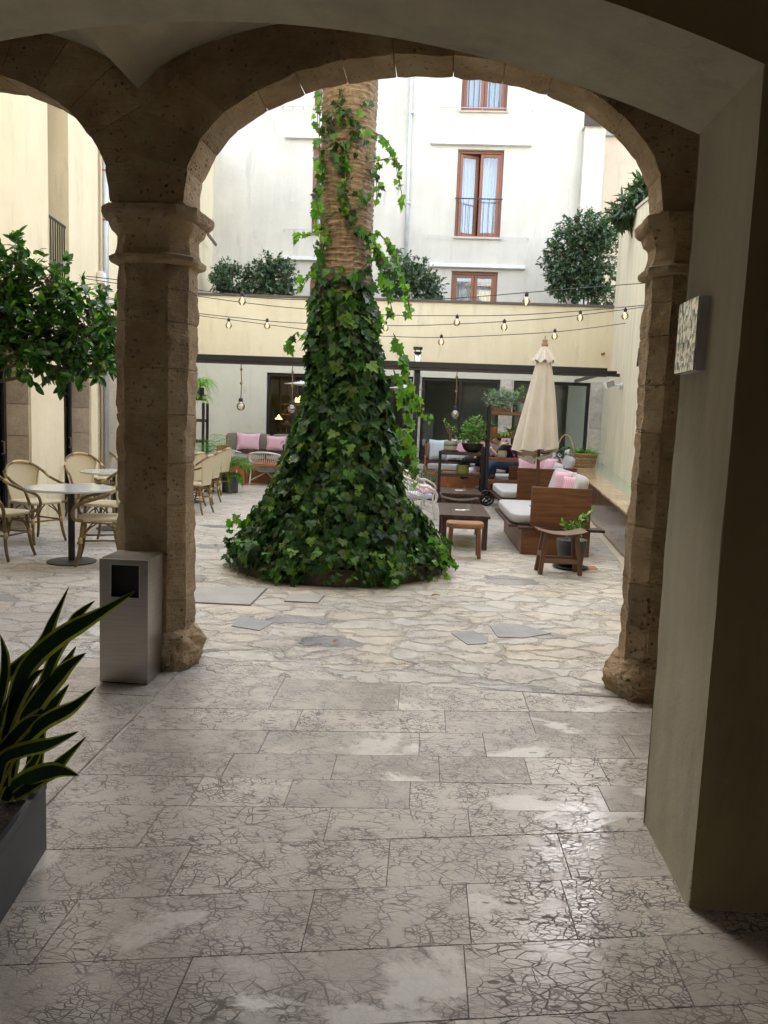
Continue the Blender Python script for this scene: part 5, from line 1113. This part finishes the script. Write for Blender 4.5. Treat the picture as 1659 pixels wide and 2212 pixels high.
q=MB(); q.lathe([(.12,0),(.2,.05),(.23,.14),(.215,.14),(.01,.1)],24); q.build('bowl',m_terra,hb,True); q=MB(); q.tube([(.2*math.cos(a),0,.12+.6*math.sin(a)) for a in [PI*k/20 for k in range(21)]],.012,6); q.build('handle',m_ratl,hb,True)
q=MB(); s_=MB(); bush(q,[(-.02,0,.3,.17,.12,.15)],260,.07,OVAL,OVC,s_,6,.1,.06,.2); q.build('foliage',m_fic,hb)
q=MB(); q.lathe([(.06,0),(.1,.02),(.125,.07),(.11,.075),(.01,.04)],24,(0,0,0)); o=q.build('clay_bowl',m_terra,None,True); o.location=at(1224,994,16.4); o.location.z=tz(16.4)+.001; tag(o,'low round clay bowl on the basin ledge in front of the handled basket','bowl')
q=MB(); q.sq((0,0,.19),.26,.2,.36,.7,20,14); o=q.build('glass_cloche',glassm('cloche_glass',(.75,.9,.88),.25,.02,1.),None,True); o.location=hb.location+Vector((.06,-.14,.05)); tag(o,'pale glass cloche catching the light inside the handled basket','cloche')

# ============================================================ SOFAS AT THE BACK
def sofa(label,xa,xb,Y,zs_,zt_,grp='wooden sofas under the pergola'):
    t=thing('wooden_sofa',label,'sofa',((xa+xb)/2,Y,0),0,grp); w=xb-xa
    q=MB(); q.box(-w/2,w/2,0,.03,.0,zs_-.14); q.box(-w/2,w/2,.031,.86,zs_-.20,zs_-.14); q.box(-w/2,-w/2+.04,.031,.86,0,zs_+.15); q.box(w/2-.04,w/2,.031,.86,0,zs_+.15); q.box(-w/2,w/2,.861,.9,0,zt_-.05); q.build('frame',m_orangew,t,False,.004)
    n=2
    for k in range(n): q=MB(); q.sq((-w/2+.04+(w-.08)*(k+.5)/n,.42,zs_-.06),(w-.09)/n,.84,.16,.25,24,12); q.build('seat_cushion',m_cush,t,True)
    for k in range(n): q=MB(); q.m=Matrix.Translation((-w/2+.04+(w-.08)*(k+.5)/n,.74,(zs_+zt_)/2+.02))@Matrix.Rotation(rad(-10),4,'X'); q.sq((0,0,0),(w-.10)/n,.17,zt_-zs_,.28,24,12); q.build('back_cushion',m_cushd,t,True)
    return t
SY=17.7; sa=at(484,960,SY+.7).x; sb=sa+2.3
zs_=at(560,978,SY+.5).z; zt2=at(560,938,SY+.75).z
SF1=sofa('teak sofa with taupe back cushions and grey seat on the left under the pergola',sa,sb,SY,zs_,zt2)
pil('scatter_pillow','left of the two pink lattice pillows on the taupe sofa',at(536,955,SY+.45),at(562,955,SY+.45).x-at(512,955,SY+.45).x,at(536,934,SY+.45).z-at(536,975,SY+.45).z,.17,m_pink,rad(-14),rad(4))
pil('scatter_pillow','right of the two pink lattice pillows on the taupe sofa, next to the ivy',at(596,959,SY+.45),at(618,955,SY+.45).x-at(574,955,SY+.45).x,at(596,941,SY+.45).z-at(596,977,SY+.45).z,.17,m_pink,rad(-14),rad(-4))
def fur(label,c,w,d,z):
    q=MB(); random.seed(int(w*100))
    def fn(u,v):
        e=1+.12*noise.noise(Vector((u*9,v*7,1))); x=(u-.5)*w*e; y=(v-.5)*d*e; dz_=-.35*max(0,(-y/d-.32))*1.2; return (x,y,.035+dz_+.03*noise.noise(Vector((x*6,y*6,2))))
    q.grid(fn,30,16)
    for _ in range(1500):
        u,v=rnd(),rnd(); p=Vector(fn(u,v)); dd=Vector((U(-1,1),U(-1,.2),U(.1,1))).normalized()*.035; s2=Vector((.004,0,0)); q.add([p-s2,p+s2,p+dd],[(0,1,2)])
    o=q.build('fur_throw',m_fur,None); o.location=(c.x,c.y,z); tag(o,label,'throw','dark fur throws'); return o
cp=at(575,980,SY+.35); fur('dark brown fur throw across the seat of the left taupe sofa',cp,1.3,.75,zs_+.03)
sa2=at(918,960,SY+.5).x; sb2=sa2+1.9; SF2=sofa('wooden sofa right of the pergola post with a grey back and patterned pillows',sa2,sb2,SY-.3,.62,at(950,953,SY).z-.02)
pil('scatter_pillow','pale blue lattice pillow at the left end of the sofa right of the pergola post',at(947,972,SY+.15),.44,.5,.16,m_bluep,rad(-14),rad(6))
pil('scatter_pillow','pink lattice pillow between the blue pillow and the black bowl plant',at(994,970,SY+.15),.42,.48,.16,m_pink,rad(-14),rad(0))
pil('scatter_pillow','small pillow lying low in front of the blue one on the right sofa',at(985,985,SY-.02),.46,.2,.14,m_bluep,rad(-20),rad(0))
cp=at(955,990,SY+.1); fur('dark brown fur throw over the front of the sofa right of the pergola post',cp,1.05,.75,.65)
cw=at(1008,1012,16.6); t=thing('coffee_table','orange wooden coffee table behind the low trolley, with a white mug on it','table',(cw.x+.05,16.3,0)); q=MB(); q.box(-.55,.55,0,.7,.46,.50); q.build('tabletop',m_orangew,t,False,.003)
for x in (-.45,.45):
    for y in (.08,.6): q=MB(); q.bar((x,y,0),(x*.9,y,.46),.06,.06,(0,1,0)); q.build('leg',m_orangew,t)
m_=thing('mug','white mug standing on the orange coffee table','mug',(at(1018,1012,16.4).x,16.4,.501)); q=MB(); q.lathe([(.04,0),(.052,.01),(.055,.13),(.05,.13),(.045,.02),(.01,.015)],20); q.build('cup',m_tab,m_,True); q=MB(); q.tube([(.05+.035*math.sin(a),0,.065+.035*math.cos(a)) for a in [PI*k/8 for k in range(9)]],.007,6); q.build('handle',m_tab,m_,True)
cw=at(580,1000,16.9); t=thing('coffee_table','orange wooden coffee table in front of the taupe sofa behind the white rattan chair','table',(cw.x,16.95,0)); q=MB(); q.box(-.7,.7,0,.55,.44,.48); q.build('tabletop',m_orangew,t,False,.003)
for x in (-.6,.6):
    for y in (.06,.48): q=MB(); q.box(x-.04,x+.04,y-.03,y+.03,0,.439); q.build('leg',m_orangew,t)

# ============================================================ WHITE RATTAN LOUNGE CHAIRS
def lounge(label,loc,rz,grp='white rattan lounge chairs'):
    t=thing('white_rattan_chair',label,'chair',loc,rz,grp)    # front = +Y
    def bowl(a,v):  # a angle from back, v 0 bottom .. 1 rim
        r=.16+.24*v**.8; z=.30+.44*v**1.3*(0.55+.45*max(0,math.cos(a))**.6) ; return (r*1.05*math.sin(a),-r*math.cos(a)*.95-.02,z)
    A=1.9
    for nm,v,rr in (('rim',1.,.02),('middle_hoop',.45,.013),('base_hoop',0.,.013)):
        q=MB(); q.tube([bowl(-A+2*A*k/40,v) for k in range(41)],rr,7); q.build(nm,m_whr,t,True)
    q=MB()
    for k in range(30): a=-A+2*A*(k+.5)/30; q.tube([bowl(a,v/6) for v in range(7)],.0075,5,False)
    q.build('cane_shell',m_whr,t,True)
    for x in (-1,1):
        q=MB(); q.tube(smoothpath([bowl(x*A,1),(x*.36,.30,.42),(x*.30,.28,.2),(x*.31,.30,0)],5),.017,7); q.build('leg',m_whr,t,True)
        q=MB(); q.tube(smoothpath([bowl(x*1.0,1.),(x*.30,-.28,.35),(x*.31,-.36,0)],5),.017,7); q.build('leg',m_whr,t,True)
    q=MB(); q.tube([(-.3,-.34,.1),(0,-.05,.28),(.3,.29,.1)],.011,6); q.tube([(.3,-.34,.1),(0,-.05,.28),(-.3,.29,.1)],.011,6); q.build('cross_brace',m_whr,t,True)
    q=MB(); q.sq((0,.05,.37),.5,.5,.1,.4,20,10); q.build('seat_cushion',m_bluep,t,True); return t
LG='white rattan lounge chairs'
p=G(575,1046); lc=lounge('white rattan tub chair seen from behind, in front of the taupe sofa',(p.x,p.y,0),0,LG)
dup(lc,(G(505,1046).x-.05,G(505,1040).y+.3,0),rad(-50),'white rattan tub chair partly hidden behind the fern',LG)
dup(lc,(G(893,1088).x,13.9,0),rad(-75),'farther white rattan armchair emerging at the right of the ivy, with a pale cushion',LG)
dup(lc,(G(888,1110).x,12.3,0),rad(-70),'nearer white rattan armchair emerging at the right of the ivy, holding a pink pillow',LG)
pil('scatter_pillow','pink pillow on the nearer white rattan armchair beside the ivy',(G(888,1110).x+.22,12.3,.47),.36,.22,.12,m_pink,rad(-60),rad(60))

# ============================================================ PATIO HEATERS, FLUE, SPOTLIGHT
def heater(label,px,Y,body,zd):
    t=thing('patio_heater',label,'heater',(px,Y,0),0,'black patio heaters with white reflector discs'); 
    q=MB(); q.lathe([(.26,0),(.26,.1),(.2,.12),(.2,.78),(.24,.8),(.05,.86)],28); q.build('housing',m_black,t,True)
    q=MB(); q.tube([(0,0,.85),(0,0,zd-.2)],.03,12); q.lathe([(.07,0),(.1,.05),(.1,.16),(.05,.2)],20,(0,0,zd-.22)); q.build('post',m_black,t,True)
    q=MB(); q.lathe([(.40,0),(.40,.008),(.15,.05),(.05,.065),(.04,.09)],40,(0,0,zd)); q.build('reflector',m_tab,t,True); return t
p=at(875,838,17.2); heater('black patio heater with a white disc, right of the ivy by the pergola post',p.x,17.2,0,p.z-.02)
p=at(652,829,17.6); heater('black patio heater whose white disc peeks out left of the ivy',p.x,17.6,0,p.z-.02)
p0=at(901,800,PY_+.4); p1=at(901,762,PY_+.4); p2=at(901,750,PY_+.4); fp=thing('flue_pipe','shiny steel flue pipe with a black cowl rising above the pergola beam','flue',(p0.x,PY_+.4,p0.z-.3))
q=MB(); q.tube([(0,0,0),(0,0,p1.z-p0.z+.3)],.075,20); q.build('pipe',M('shiny_steel',(.6,.6,.6),.22,metal=1.),fp,True); z_=p1.z-p0.z+.3
q=MB(); q.lathe([(.08,0),(.09,.0),(.09,.015),(.03,.02)],20,(0,0,z_)); q.box(-.10,.10,-.1,.1,z_+.07,z_+.12); q.box(-.07,-.05,-.02,.02,z_,z_+.07); q.box(.05,.07,-.02,.02,z_,z_+.07); q.build('cowl',m_black,fp)
Yf=15.9; p=at(1316,829,Yf); fl_=thing('floodlight','small white floodlight on an arm fixed to the side wall under the pergola beam','light',(p.x,Yf,p.z)); 
q=MB(); q.m=Matrix.Rotation(rad(-20),4,'Y')@Matrix.Rotation(rad(25),4,'Z'); q.box(-.13,.09,-.06,.02,-.08,.06); q.build('lamp_head',m_tab,fl_,False,.01); q=MB(); q.m=Matrix.Rotation(rad(-20),4,'Y')@Matrix.Rotation(rad(25),4,'Z'); q.box(-.115,.075,-.066,-.061,-.065,.045); q.build('lens',m_conc,fl_); q=MB(); q.tube([(.07,0,-.02),(WX(Yf)-p.x,0,-.03)],.02,8); q.box(WX(Yf)-p.x-.05,WX(Yf)-p.x-.01,-.05,.05,-.1,.04); q.build('arm',m_tab,fl_,True)
def wl(px,py): 
    # point on the side wall
    s_,z_=pl(px,py,WO,WAn); return Vector((WO[0]+s_*math.cos(WAn),WO[1]+s_*math.sin(WAn),z_))
sp_=at(1351,760,15.0)
v1=at(1352,697,12.2)
q=MB(); q.tube([Vector((WX(12.2)-.02,12.2,v1.z)),Vector((WX(12.25)-.02,12.25,v1.z-.06)),Vector((WX(13.4)-.015,13.4,v1.z-.25)),Vector((WX(13.5)-.015,13.5,2.62))],.012,6); tag(q.build('wall_cable',m_black,None,True),'dark cable dropping down the side wall from the end of the lowest light string','cable')
q=MB(); q.lathe([(.03,0),(.03,.2)],10); o=q.build('outlet_pipe',m_terra,None,True); pp_=at(1301,765,TY); o.location=(pp_.x,TY-.001,pp_.z); o.rotation_euler=(rad(90),0,0); tag(o,'short rusty outlet pipe poking from the yellow wall near its right corner','pipe')

# a few fallen dry leaves
random.seed(77)
for k,(px,py,l_) in enumerate(((1300,1150,'curled dry leaf on the paving beside the basin, right of the bench'),(1372,1398,'dry leaf on the paving just left of the right pillar'),(720,1392,'small dry leaf on the paving in front of the ivy planter'),(930,1290,'small dry leaf on the paving right of the ivy planter'),(470,1180,'dry leaf on the paving left of the ivy mound'))):
    q=MB(); leaf(q,OVAL,OVC,Vector((0,0,0)),Vector((U(-1,1),U(-1,1),.1)),Vector((0,0,1)),U(.06,.09),.4,.3); o=q.build('fallen_leaf',m_terra); g_=G(px,py); o.location=(g_.x,g_.y,.012); tag(o,l_,'leaf','dry leaves fallen on the paving')
# ============================================================ STRING LIGHTS
GB='round amber bulbs on the light strings'
def cable(label,pxs,Y,name='string_light_cable'):
    pts=smoothpath([at(x,y,Y) for x,y in pxs],6); q=MB(); q.tube(pts,.0055,5); tag(q.build(name,m_black,None,True),label,'cable','cables of the string lights'); return pts
cable('highest light string cable, running nearly level from the junction box across to the right pillar',[(186,597),(243,603),(425,626),(523,640),(640,647),(850,649),(1000,643),(1137,632),(1260,622),(1400,611)],10.)
cable('second light string cable, passing behind the palm just under the top of the yellow wall',[(180,601),(243,611),(423,639),(530,654),(642,666),(832,680),(950,682),(1100,681),(1250,672),(1395,659)],10.9)
cable('third light string cable, carrying bulbs right of the palm in front of the yellow wall',[(200,640),(300,657),(421,676),(530,688),(630,697),(832,703),(900,703),(985,700),(1089,694.6),(1205,686),(1300,675),(1400,662)],11.5)
cable('lowest light string cable, sagging beneath the others to the hook on the side wall',[(200,636),(300,656),(421,680),(494,690),(577,701),(630,708),(740,722),(850,727),(953,729),(1080,724),(1198,717),(1280,708),(1352,698)],12.2)
bulb0=None
def bulb(px,py,Y,R_,lab,drop=0):
    global bulb0
    p=at(px,py,Y)
    if bulb0 is None:
        bulb0=thing('light_bulb',lab,'bulb',p,0,GB); q=MB(); q.lathe([(.004,.0),(.047,.0)][:1]+[(R_*math.sin(a)+.0,-R_*math.cos(a)) for a in [PI*k/16 for k in range(1,14)]]+[(.018,R_*1.25),(.018,R_*1.35)],20); 
        q.build('glass',m_bulb,bulb0,True); q=MB(); q.lathe([(.02,R_*1.2),(.024,R_*1.3),(.024,R_*2.1),(.01,R_*2.2),(.004,R_*2.5)],14); q.build('socket',m_black,bulb0,True)
        q=MB(); 
        for k in range(5): a=2*PI*k/5; q.tube([(.016*math.cos(a),.016*math.sin(a),-.02),(.006*math.cos(a),.006*math.sin(a),.035)],.003,4)
        q.build('filament',m_amber,bulb0); return bulb0
    o=dup(bulb0,p,0,lab,GB); s=R_/.05; o.scale=(s,s,s); return o
for px,py,Y,R_,lab in ((1137,651,10.,.05,'largest amber bulb on the highest string, below the lower terrace window'),(523,651,10.,.05,'amber bulb on the highest string, left of the palm'),
    (494,703,12.2,.05,'left bulb of the lower pair on the yellow wall left of the palm'),(577,704,12.2,.05,'right bulb of the lower pair on the yellow wall left of the palm'),
    (987,697,11.5,.05,'amber bulb nearest right of the ivy column, above and right of the flue cowl'),(1089,707,11.5,.05,'amber bulb between the palm and the umbrella finial, on the third string'),(953,739,12.2,.05,'lowest hanging amber bulb, right of the flue pipe'),
    (1198,727,12.2,.05,'amber bulb close to the right of the umbrella finial'),(1253,687,10.9,.045,'amber bulb left of the wall corner, under the ficus bush'),(1350,683,10.9,.048,'amber bulb before the side wall, next to the right pillar'),(833,709,11.5,.045,'amber bulb half hidden at the right edge of the ivy column')): bulb(px,py,Y,R_,lab)
def pend(px,py,Y,lab):
    p=at(px,py,Y); t=thing('pendant_lamp',lab,'lamp',(p.x,Y,p.z),0,'pendant bulbs hanging from the pergola'); R_=.092
    q=MB(); q.lathe([(R_*math.sin(a),-R_*math.cos(a)) for a in [PI*k/18 for k in range(1,16)]]+[(.04,R_*1.1),(.04,R_*1.25)],24); q.build('glass',m_bulb,t,True); q=MB(); q.lathe([(.045,R_*1.1),(.05,R_*1.2),(.045,R_*1.9),(.02,R_*2.)],14); q.build('socket',m_black,t,True)
    q=MB(); q.tube([(0,0,R_*2),(.012,0,.5),(-.006,0,.8),(0,0,zb0-p.z+.01)],.011,6)
    for z in (.5,.8): q.lathe([(.012,-.03),(.03,-.01),(.03,.01),(.012,.03)],8,(0,0,z))
    q.build('rope',M('jute_rope',(.24,.15,.08),.9),t,True)
pend(520,878,PY_+.2,'round clear pendant bulb on a knotted rope, left in front of the pale wall'); pend(630,884,PY_+.2,'pendant bulb on a knotted rope just left of the ivy, before the cafe window'); pend(983,896,PY_+.2,'pendant bulb on a knotted rope right of the pergola post, before the big window')

# ============================================================ THE MAN
def skin(name,joints,edges,mat,parent,sub=2):
    me=bpy.data.meshes.new(name); me.from_pydata([j[0] for j in joints],edges,[]); me.update(); me.materials.append(mat)
    o=bpy.data.objects.new(name,me); C.objects.link(o); o.parent=parent
    bpy.context.view_layer.objects.active=o
    md=o.modifiers.new('skin','SKIN'); me.skin_vertices[0].data[0].use_root=True
    for v,j in zip(me.skin_vertices[0].data,joints): r=j[1]; v.radius=r if isinstance(r,tuple) else (r,r)
    md.use_smooth_shade=True; sb=o.modifiers.new('sub','SUBSURF'); sb.levels=sub; sb.render_levels=sub; return o
MYY=16.25
def mp(px,py,dy=0): return at(px,py,MYY+dy)
hip=mp(1117,1008); man=thing('person','man in black hoodie and jeans on the farthest bench, hand held to his face','person',(hip.x,hip.y,0))
def lc_(px,py,dy=0): p=mp(px,py,dy); return (p.x-hip.x,p.y-hip.y,p.z)
m_skin=M('skin',(.50,.29,.20),.55,.06,6); m_jean=M('blue_denim',(.025,.05,.11),.9,.3,8,.4,120); m_hood=M('black_hoodie_fabric',(.014,.014,.017),.95,.3,8,.3,60)
J=[(lc_(1114,1005),(.13,.15)),(lc_(1108,990),(.125,.15)),(lc_(1098,974),(.13,.17)),(lc_(1086,962),(.10,.13)),(lc_(1078,958),.055),(lc_(1070,953),(.085,.08)),(lc_(1067,947),(.095,.085)),
   (lc_(1088,966,-.2),.062),(lc_(1074,985,-.3),.045),(lc_(1062,972,-.25),.034),(lc_(1059,966,-.22),.028),
   (lc_(1090,966,.2),.062),(lc_(1072,986,.2),.045),(lc_(1050,992,.1),.032),(lc_(1043,993,.08),.028),
   (lc_(1108,1006,-.12),.10),(lc_(1062,1004,-.16),.07),(lc_(1047,1035,-.16),.052),(lc_(1045,1054,-.16),.04),(lc_(1036,1057,-.16),.035),
   (lc_(1108,1006,.12),.10),(lc_(1068,1002,.16),.07),(lc_(1060,1035,.16),.052),(lc_(1058,1054,.16),.04),(lc_(1049,1057,.16),.035)]
E_=[(0,1),(1,2),(2,3),(3,4),(4,5),(5,6),(3,7),(7,8),(8,9),(9,10),(3,11),(11,12),(12,13),(13,14),(0,15),(15,16),(16,17),(17,18),(18,19),(0,20),(20,21),(21,22),(22,23),(23,24)]
body=skin('body',J,E_,m_skin,man)
def sub_(idx,edges,grow): 
    mpi={k:i for i,k in enumerate(idx)}; return [(J[k][0],tuple(r+grow for r in J[k][1]) if isinstance(J[k][1],tuple) else J[k][1]+grow) for k in idx],[(mpi[a],mpi[b]) for a,b in edges]
jj,ee=sub_([0,1,2,3,7,8,11,12,13],[(0,1),(1,2),(2,3),(3,7),(7,8),(3,11),(11,12),(12,13)],.02); skin('hoodie',jj,ee,m_hood,man)
jj,ee=sub_([0,15,16,17,18,20,21,22,23],[(0,15),(15,16),(16,17),(17,18),(0,20),(20,21),(21,22),(22,23)],.018); skin('jeans',jj,ee,m_jean,man)
q=MB(); hd=Vector(lc_(1069,947)); 
def hair(u,v):
    a=u*2*PI; t=v*PI*.52; r=.118*(1+.05*noise.noise(Vector((u*9,v*9,3)))); return (hd.x+.012+r*math.sin(t)*math.cos(a),hd.y+r*.9*math.sin(t)*math.sin(a),hd.z+.015+r*1.05*math.cos(t))
q.m=Matrix.Translation(hd)@Matrix.Rotation(rad(28),4,'Y')@Matrix.Translation(-hd); q.grid(hair,28,12,True); q.build('hair',M('dark_brown_hair',(.035,.022,.015),.8,.4,30,.8,80),man,True)
q=MB(); q.m=Matrix.Translation(hd)@Matrix.Rotation(rad(-20),4,'Z'); q.sq((-.06,-.03,-.075),.11,.13,.075,.8,14,8); q.build('beard',M('brown_beard',(.12,.065,.035),.9,.3,40,.6,120),man,True)
q=MB(); q.m=Matrix.Translation(hd)@Matrix.Rotation(rad(-20),4,'Z'); q.add([(-.09,-.015,.02),(-.09,.015,.02),(-.10,-.02,-.035),(-.10,.02,-.035),(-.13,0,-.028),(-.075,0,-.045)],[(0,1,4),(0,4,2),(1,3,4),(2,4,5),(3,5,4)]); q.build('nose',m_skin,man,True)
for sy in (-.04,.035): q=MB(); q.m=Matrix.Translation(hd)@Matrix.Rotation(rad(-20),4,'Z'); q.sq((-.088,sy,.018),.016,.03,.012,.9,10,8); q.build('eye',m_black,man,True)
q=MB(); q.m=Matrix.Translation(hd); q.sq((.01,-.1,-.01),.03,.03,.06,.8,10,8); q.build('ear',m_skin,man,True)
hc=Vector(lc_(1058,964,-.22))
for k,(dx,dzz) in enumerate(((-.025,.075),(-.008,.085),(.010,.08),(.026,.065))): skin('finger',[((hc.x+dx*.6,hc.y,hc.z+.02),.011),((hc.x+dx,hc.y-.005,hc.z+dzz*.65),.0095),((hc.x+dx*1.0+.012,hc.y+.01,hc.z+dzz),.008)],[(0,1),(1,2)],m_skin,body,1)
skin('thumb',[((hc.x+.02,hc.y,hc.z),.012),((hc.x+.045,hc.y+.01,hc.z+.03),.010),((hc.x+.05,hc.y+.015,hc.z+.05),.008)],[(0,1),(1,2)],m_skin,body,1)
q=MB(); w0=Vector(J[10][0]); w1=Vector(J[9][0]); dd=(w1-w0).normalized(); q.tube([w0+dd*.01,w0+dd*.04],.037,14); q.build('wristwatch',m_tab,man,True)
q=MB()
for k in range(9):
    c_=Vector(lc_(1093+k*2.6,952+k*5.2,-.03)); q.sq((c_.x,c_.y-.14,c_.z),U(.03,.06),.02,U(.03,.06),.8,8,6)
q.build('back_print',M('magenta_print',(.5,.05,.3),.8,.6,14),man,True)
for s_,k in ((-1,18),(1,23)):
    q=MB(); c_=Vector(J[k][0]); q.sq((c_.x-.07,c_.y,.05 if c_.z<.2 else c_.z-.02),.27,.1,.1,.6,18,10); q.build('shoe',m_dgrey,man,True)

# second seated figure on the right sofa
def at2(px,py,Y): p=at(px,py,Y); return p
Y2=17.35; h2=at(1044,994,Y2); wm=thing('person','dark haired person in black on the right sofa, half hidden by the bowl plant','person',(h2.x,Y2,0))
def l2(px,py,dy=0): p=at(px,py,Y2+dy); return (p.x-h2.x,p.y-Y2,p.z)
J2=[(l2(1046,992),(.13,.14)),(l2(1045,980),(.12,.14)),(l2(1043,966),(.12,.16)),(l2(1041,957),(.07,.08)),(l2(1039,953),.05),(l2(1037,946),(.08,.085)),(l2(1036,940),(.085,.09)),
 (l2(1036,962,-.2),.055),(l2(1040,979,-.28),.042),(l2(1028,988,-.3),.03),(l2(1023,989,-.3),.026),(l2(1036,962,.2),.055),(l2(1042,980,.2),.042),(l2(1024,987,.1),.03),(l2(1019,988,.1),.026),
 (l2(1040,993,-.12),.09),(l2(1004,992,-.25),.065),(l2(1000,1018,-.25),.05),(l2(998,1036,-.25),.04),(l2(1040,993,.12),.09),(l2(1010,990,.1),.065),(l2(1008,1018,.05),.05),(l2(1006,1034,.05),.04)]
E2=[(0,1),(1,2),(2,3),(3,4),(4,5),(5,6),(2,7),(7,8),(8,9),(9,10),(2,11),(11,12),(12,13),(13,14),(0,15),(15,16),(16,17),(17,18),(0,19),(19,20),(20,21),(21,22)]
skin('body',J2,E2,m_skin,wm)
def sub2(idx,edges,grow):
    mpi={k:i for i,k in enumerate(idx)}; return [(J2[k][0],tuple(r+grow for r in J2[k][1]) if isinstance(J2[k][1],tuple) else J2[k][1]+grow) for k in idx],[(mpi[a],mpi[b]) for a,b in edges]
jj,ee=sub2([0,1,2,7,8,9,11,12,13],[(0,1),(1,2),(2,7),(7,8),(8,9),(2,11),(11,12),(12,13)],.02); skin('jumper',jj,ee,m_hood,wm)
jj,ee=sub2([0,15,16,17,18,19,20,21,22],[(0,15),(15,16),(16,17),(17,18),(0,19),(19,20),(20,21),(21,22)],.018); skin('trousers',jj,ee,M('dark_navy_cloth',(.02,.022,.03),.9),wm)
q=MB(); hd=Vector(l2(1037,941)); q.grid(lambda u,v:(hd.x+.03+.12*math.sin(v*2.2)*math.cos(u*2*PI),hd.y+.02+.12*math.sin(v*2.2)*math.sin(u*2*PI),hd.z+.02+.125*math.cos(v*2.2)-.05*v*v),28,12,True); q.build('hair',M('long_brown_hair',(.05,.03,.02),.7,.4,30,.8,80),wm,True)

# ============================================================ LIGHT, SKY, CAMERA
wd_=bpy.data.worlds.new('World'); S.world=wd_; wd_.use_nodes=True; nt=wd_.node_tree; bg=nt.nodes['Background']
sk=nt.nodes.new('ShaderNodeTexSky'); sk.sky_type='NISHITA'; sk.sun_disc=False; ELEV,AZ=rad(40),rad(-22)   # sun stands behind the white building
sk.sun_elevation=ELEV; sk.sun_rotation=AZ; sk.air_density=1.; sk.dust_density=3.; sk.ozone_density=.6
hs=nt.nodes.new('ShaderNodeHueSaturation'); hs.inputs['Saturation'].default_value=.38; L(nt,sk.outputs[0],hs.inputs['Color']); L(nt,hs.outputs[0],bg.inputs[0]); bg.inputs[1].default_value=.15
sd_=bpy.data.lights.new('Sun','SUN'); sd_.energy=3.5; sd_.angle=rad(.55); sd_.color=(1.,.94,.84); so=bpy.data.objects.new('Sun',sd_); C.objects.link(so)
dirn=Vector((math.sin(AZ)*math.cos(ELEV),math.cos(AZ)*math.cos(ELEV),math.sin(ELEV))); so.rotation_euler=dirn.to_track_quat('Z','Y').to_euler(); so.location=(0,30,30)
cd=bpy.data.cameras.new('Camera'); co=bpy.data.objects.new('Camera',cd); C.objects.link(co); S.camera=co
cd.sensor_fit='VERTICAL'; cd.sensor_height=24; cd.lens=24*PF/PH; cd.clip_end=500; cd.clip_start=.05
Mx=Matrix((( AR.x,AU.x,-AF.x,0),(AR.y,AU.y,-AF.y,0),(AR.z,AU.z,-AF.z,EYE),(0,0,0,1))); co.matrix_world=Mx
S.view_settings.view_transform='Standard'; S.view_settings.look='None'; S.view_settings.exposure=3.05; S.view_settings.gamma=1
S.cycles.max_bounces=10; S.cycles.diffuse_bounces=6; S.cycles.transparent_max_bounces=16
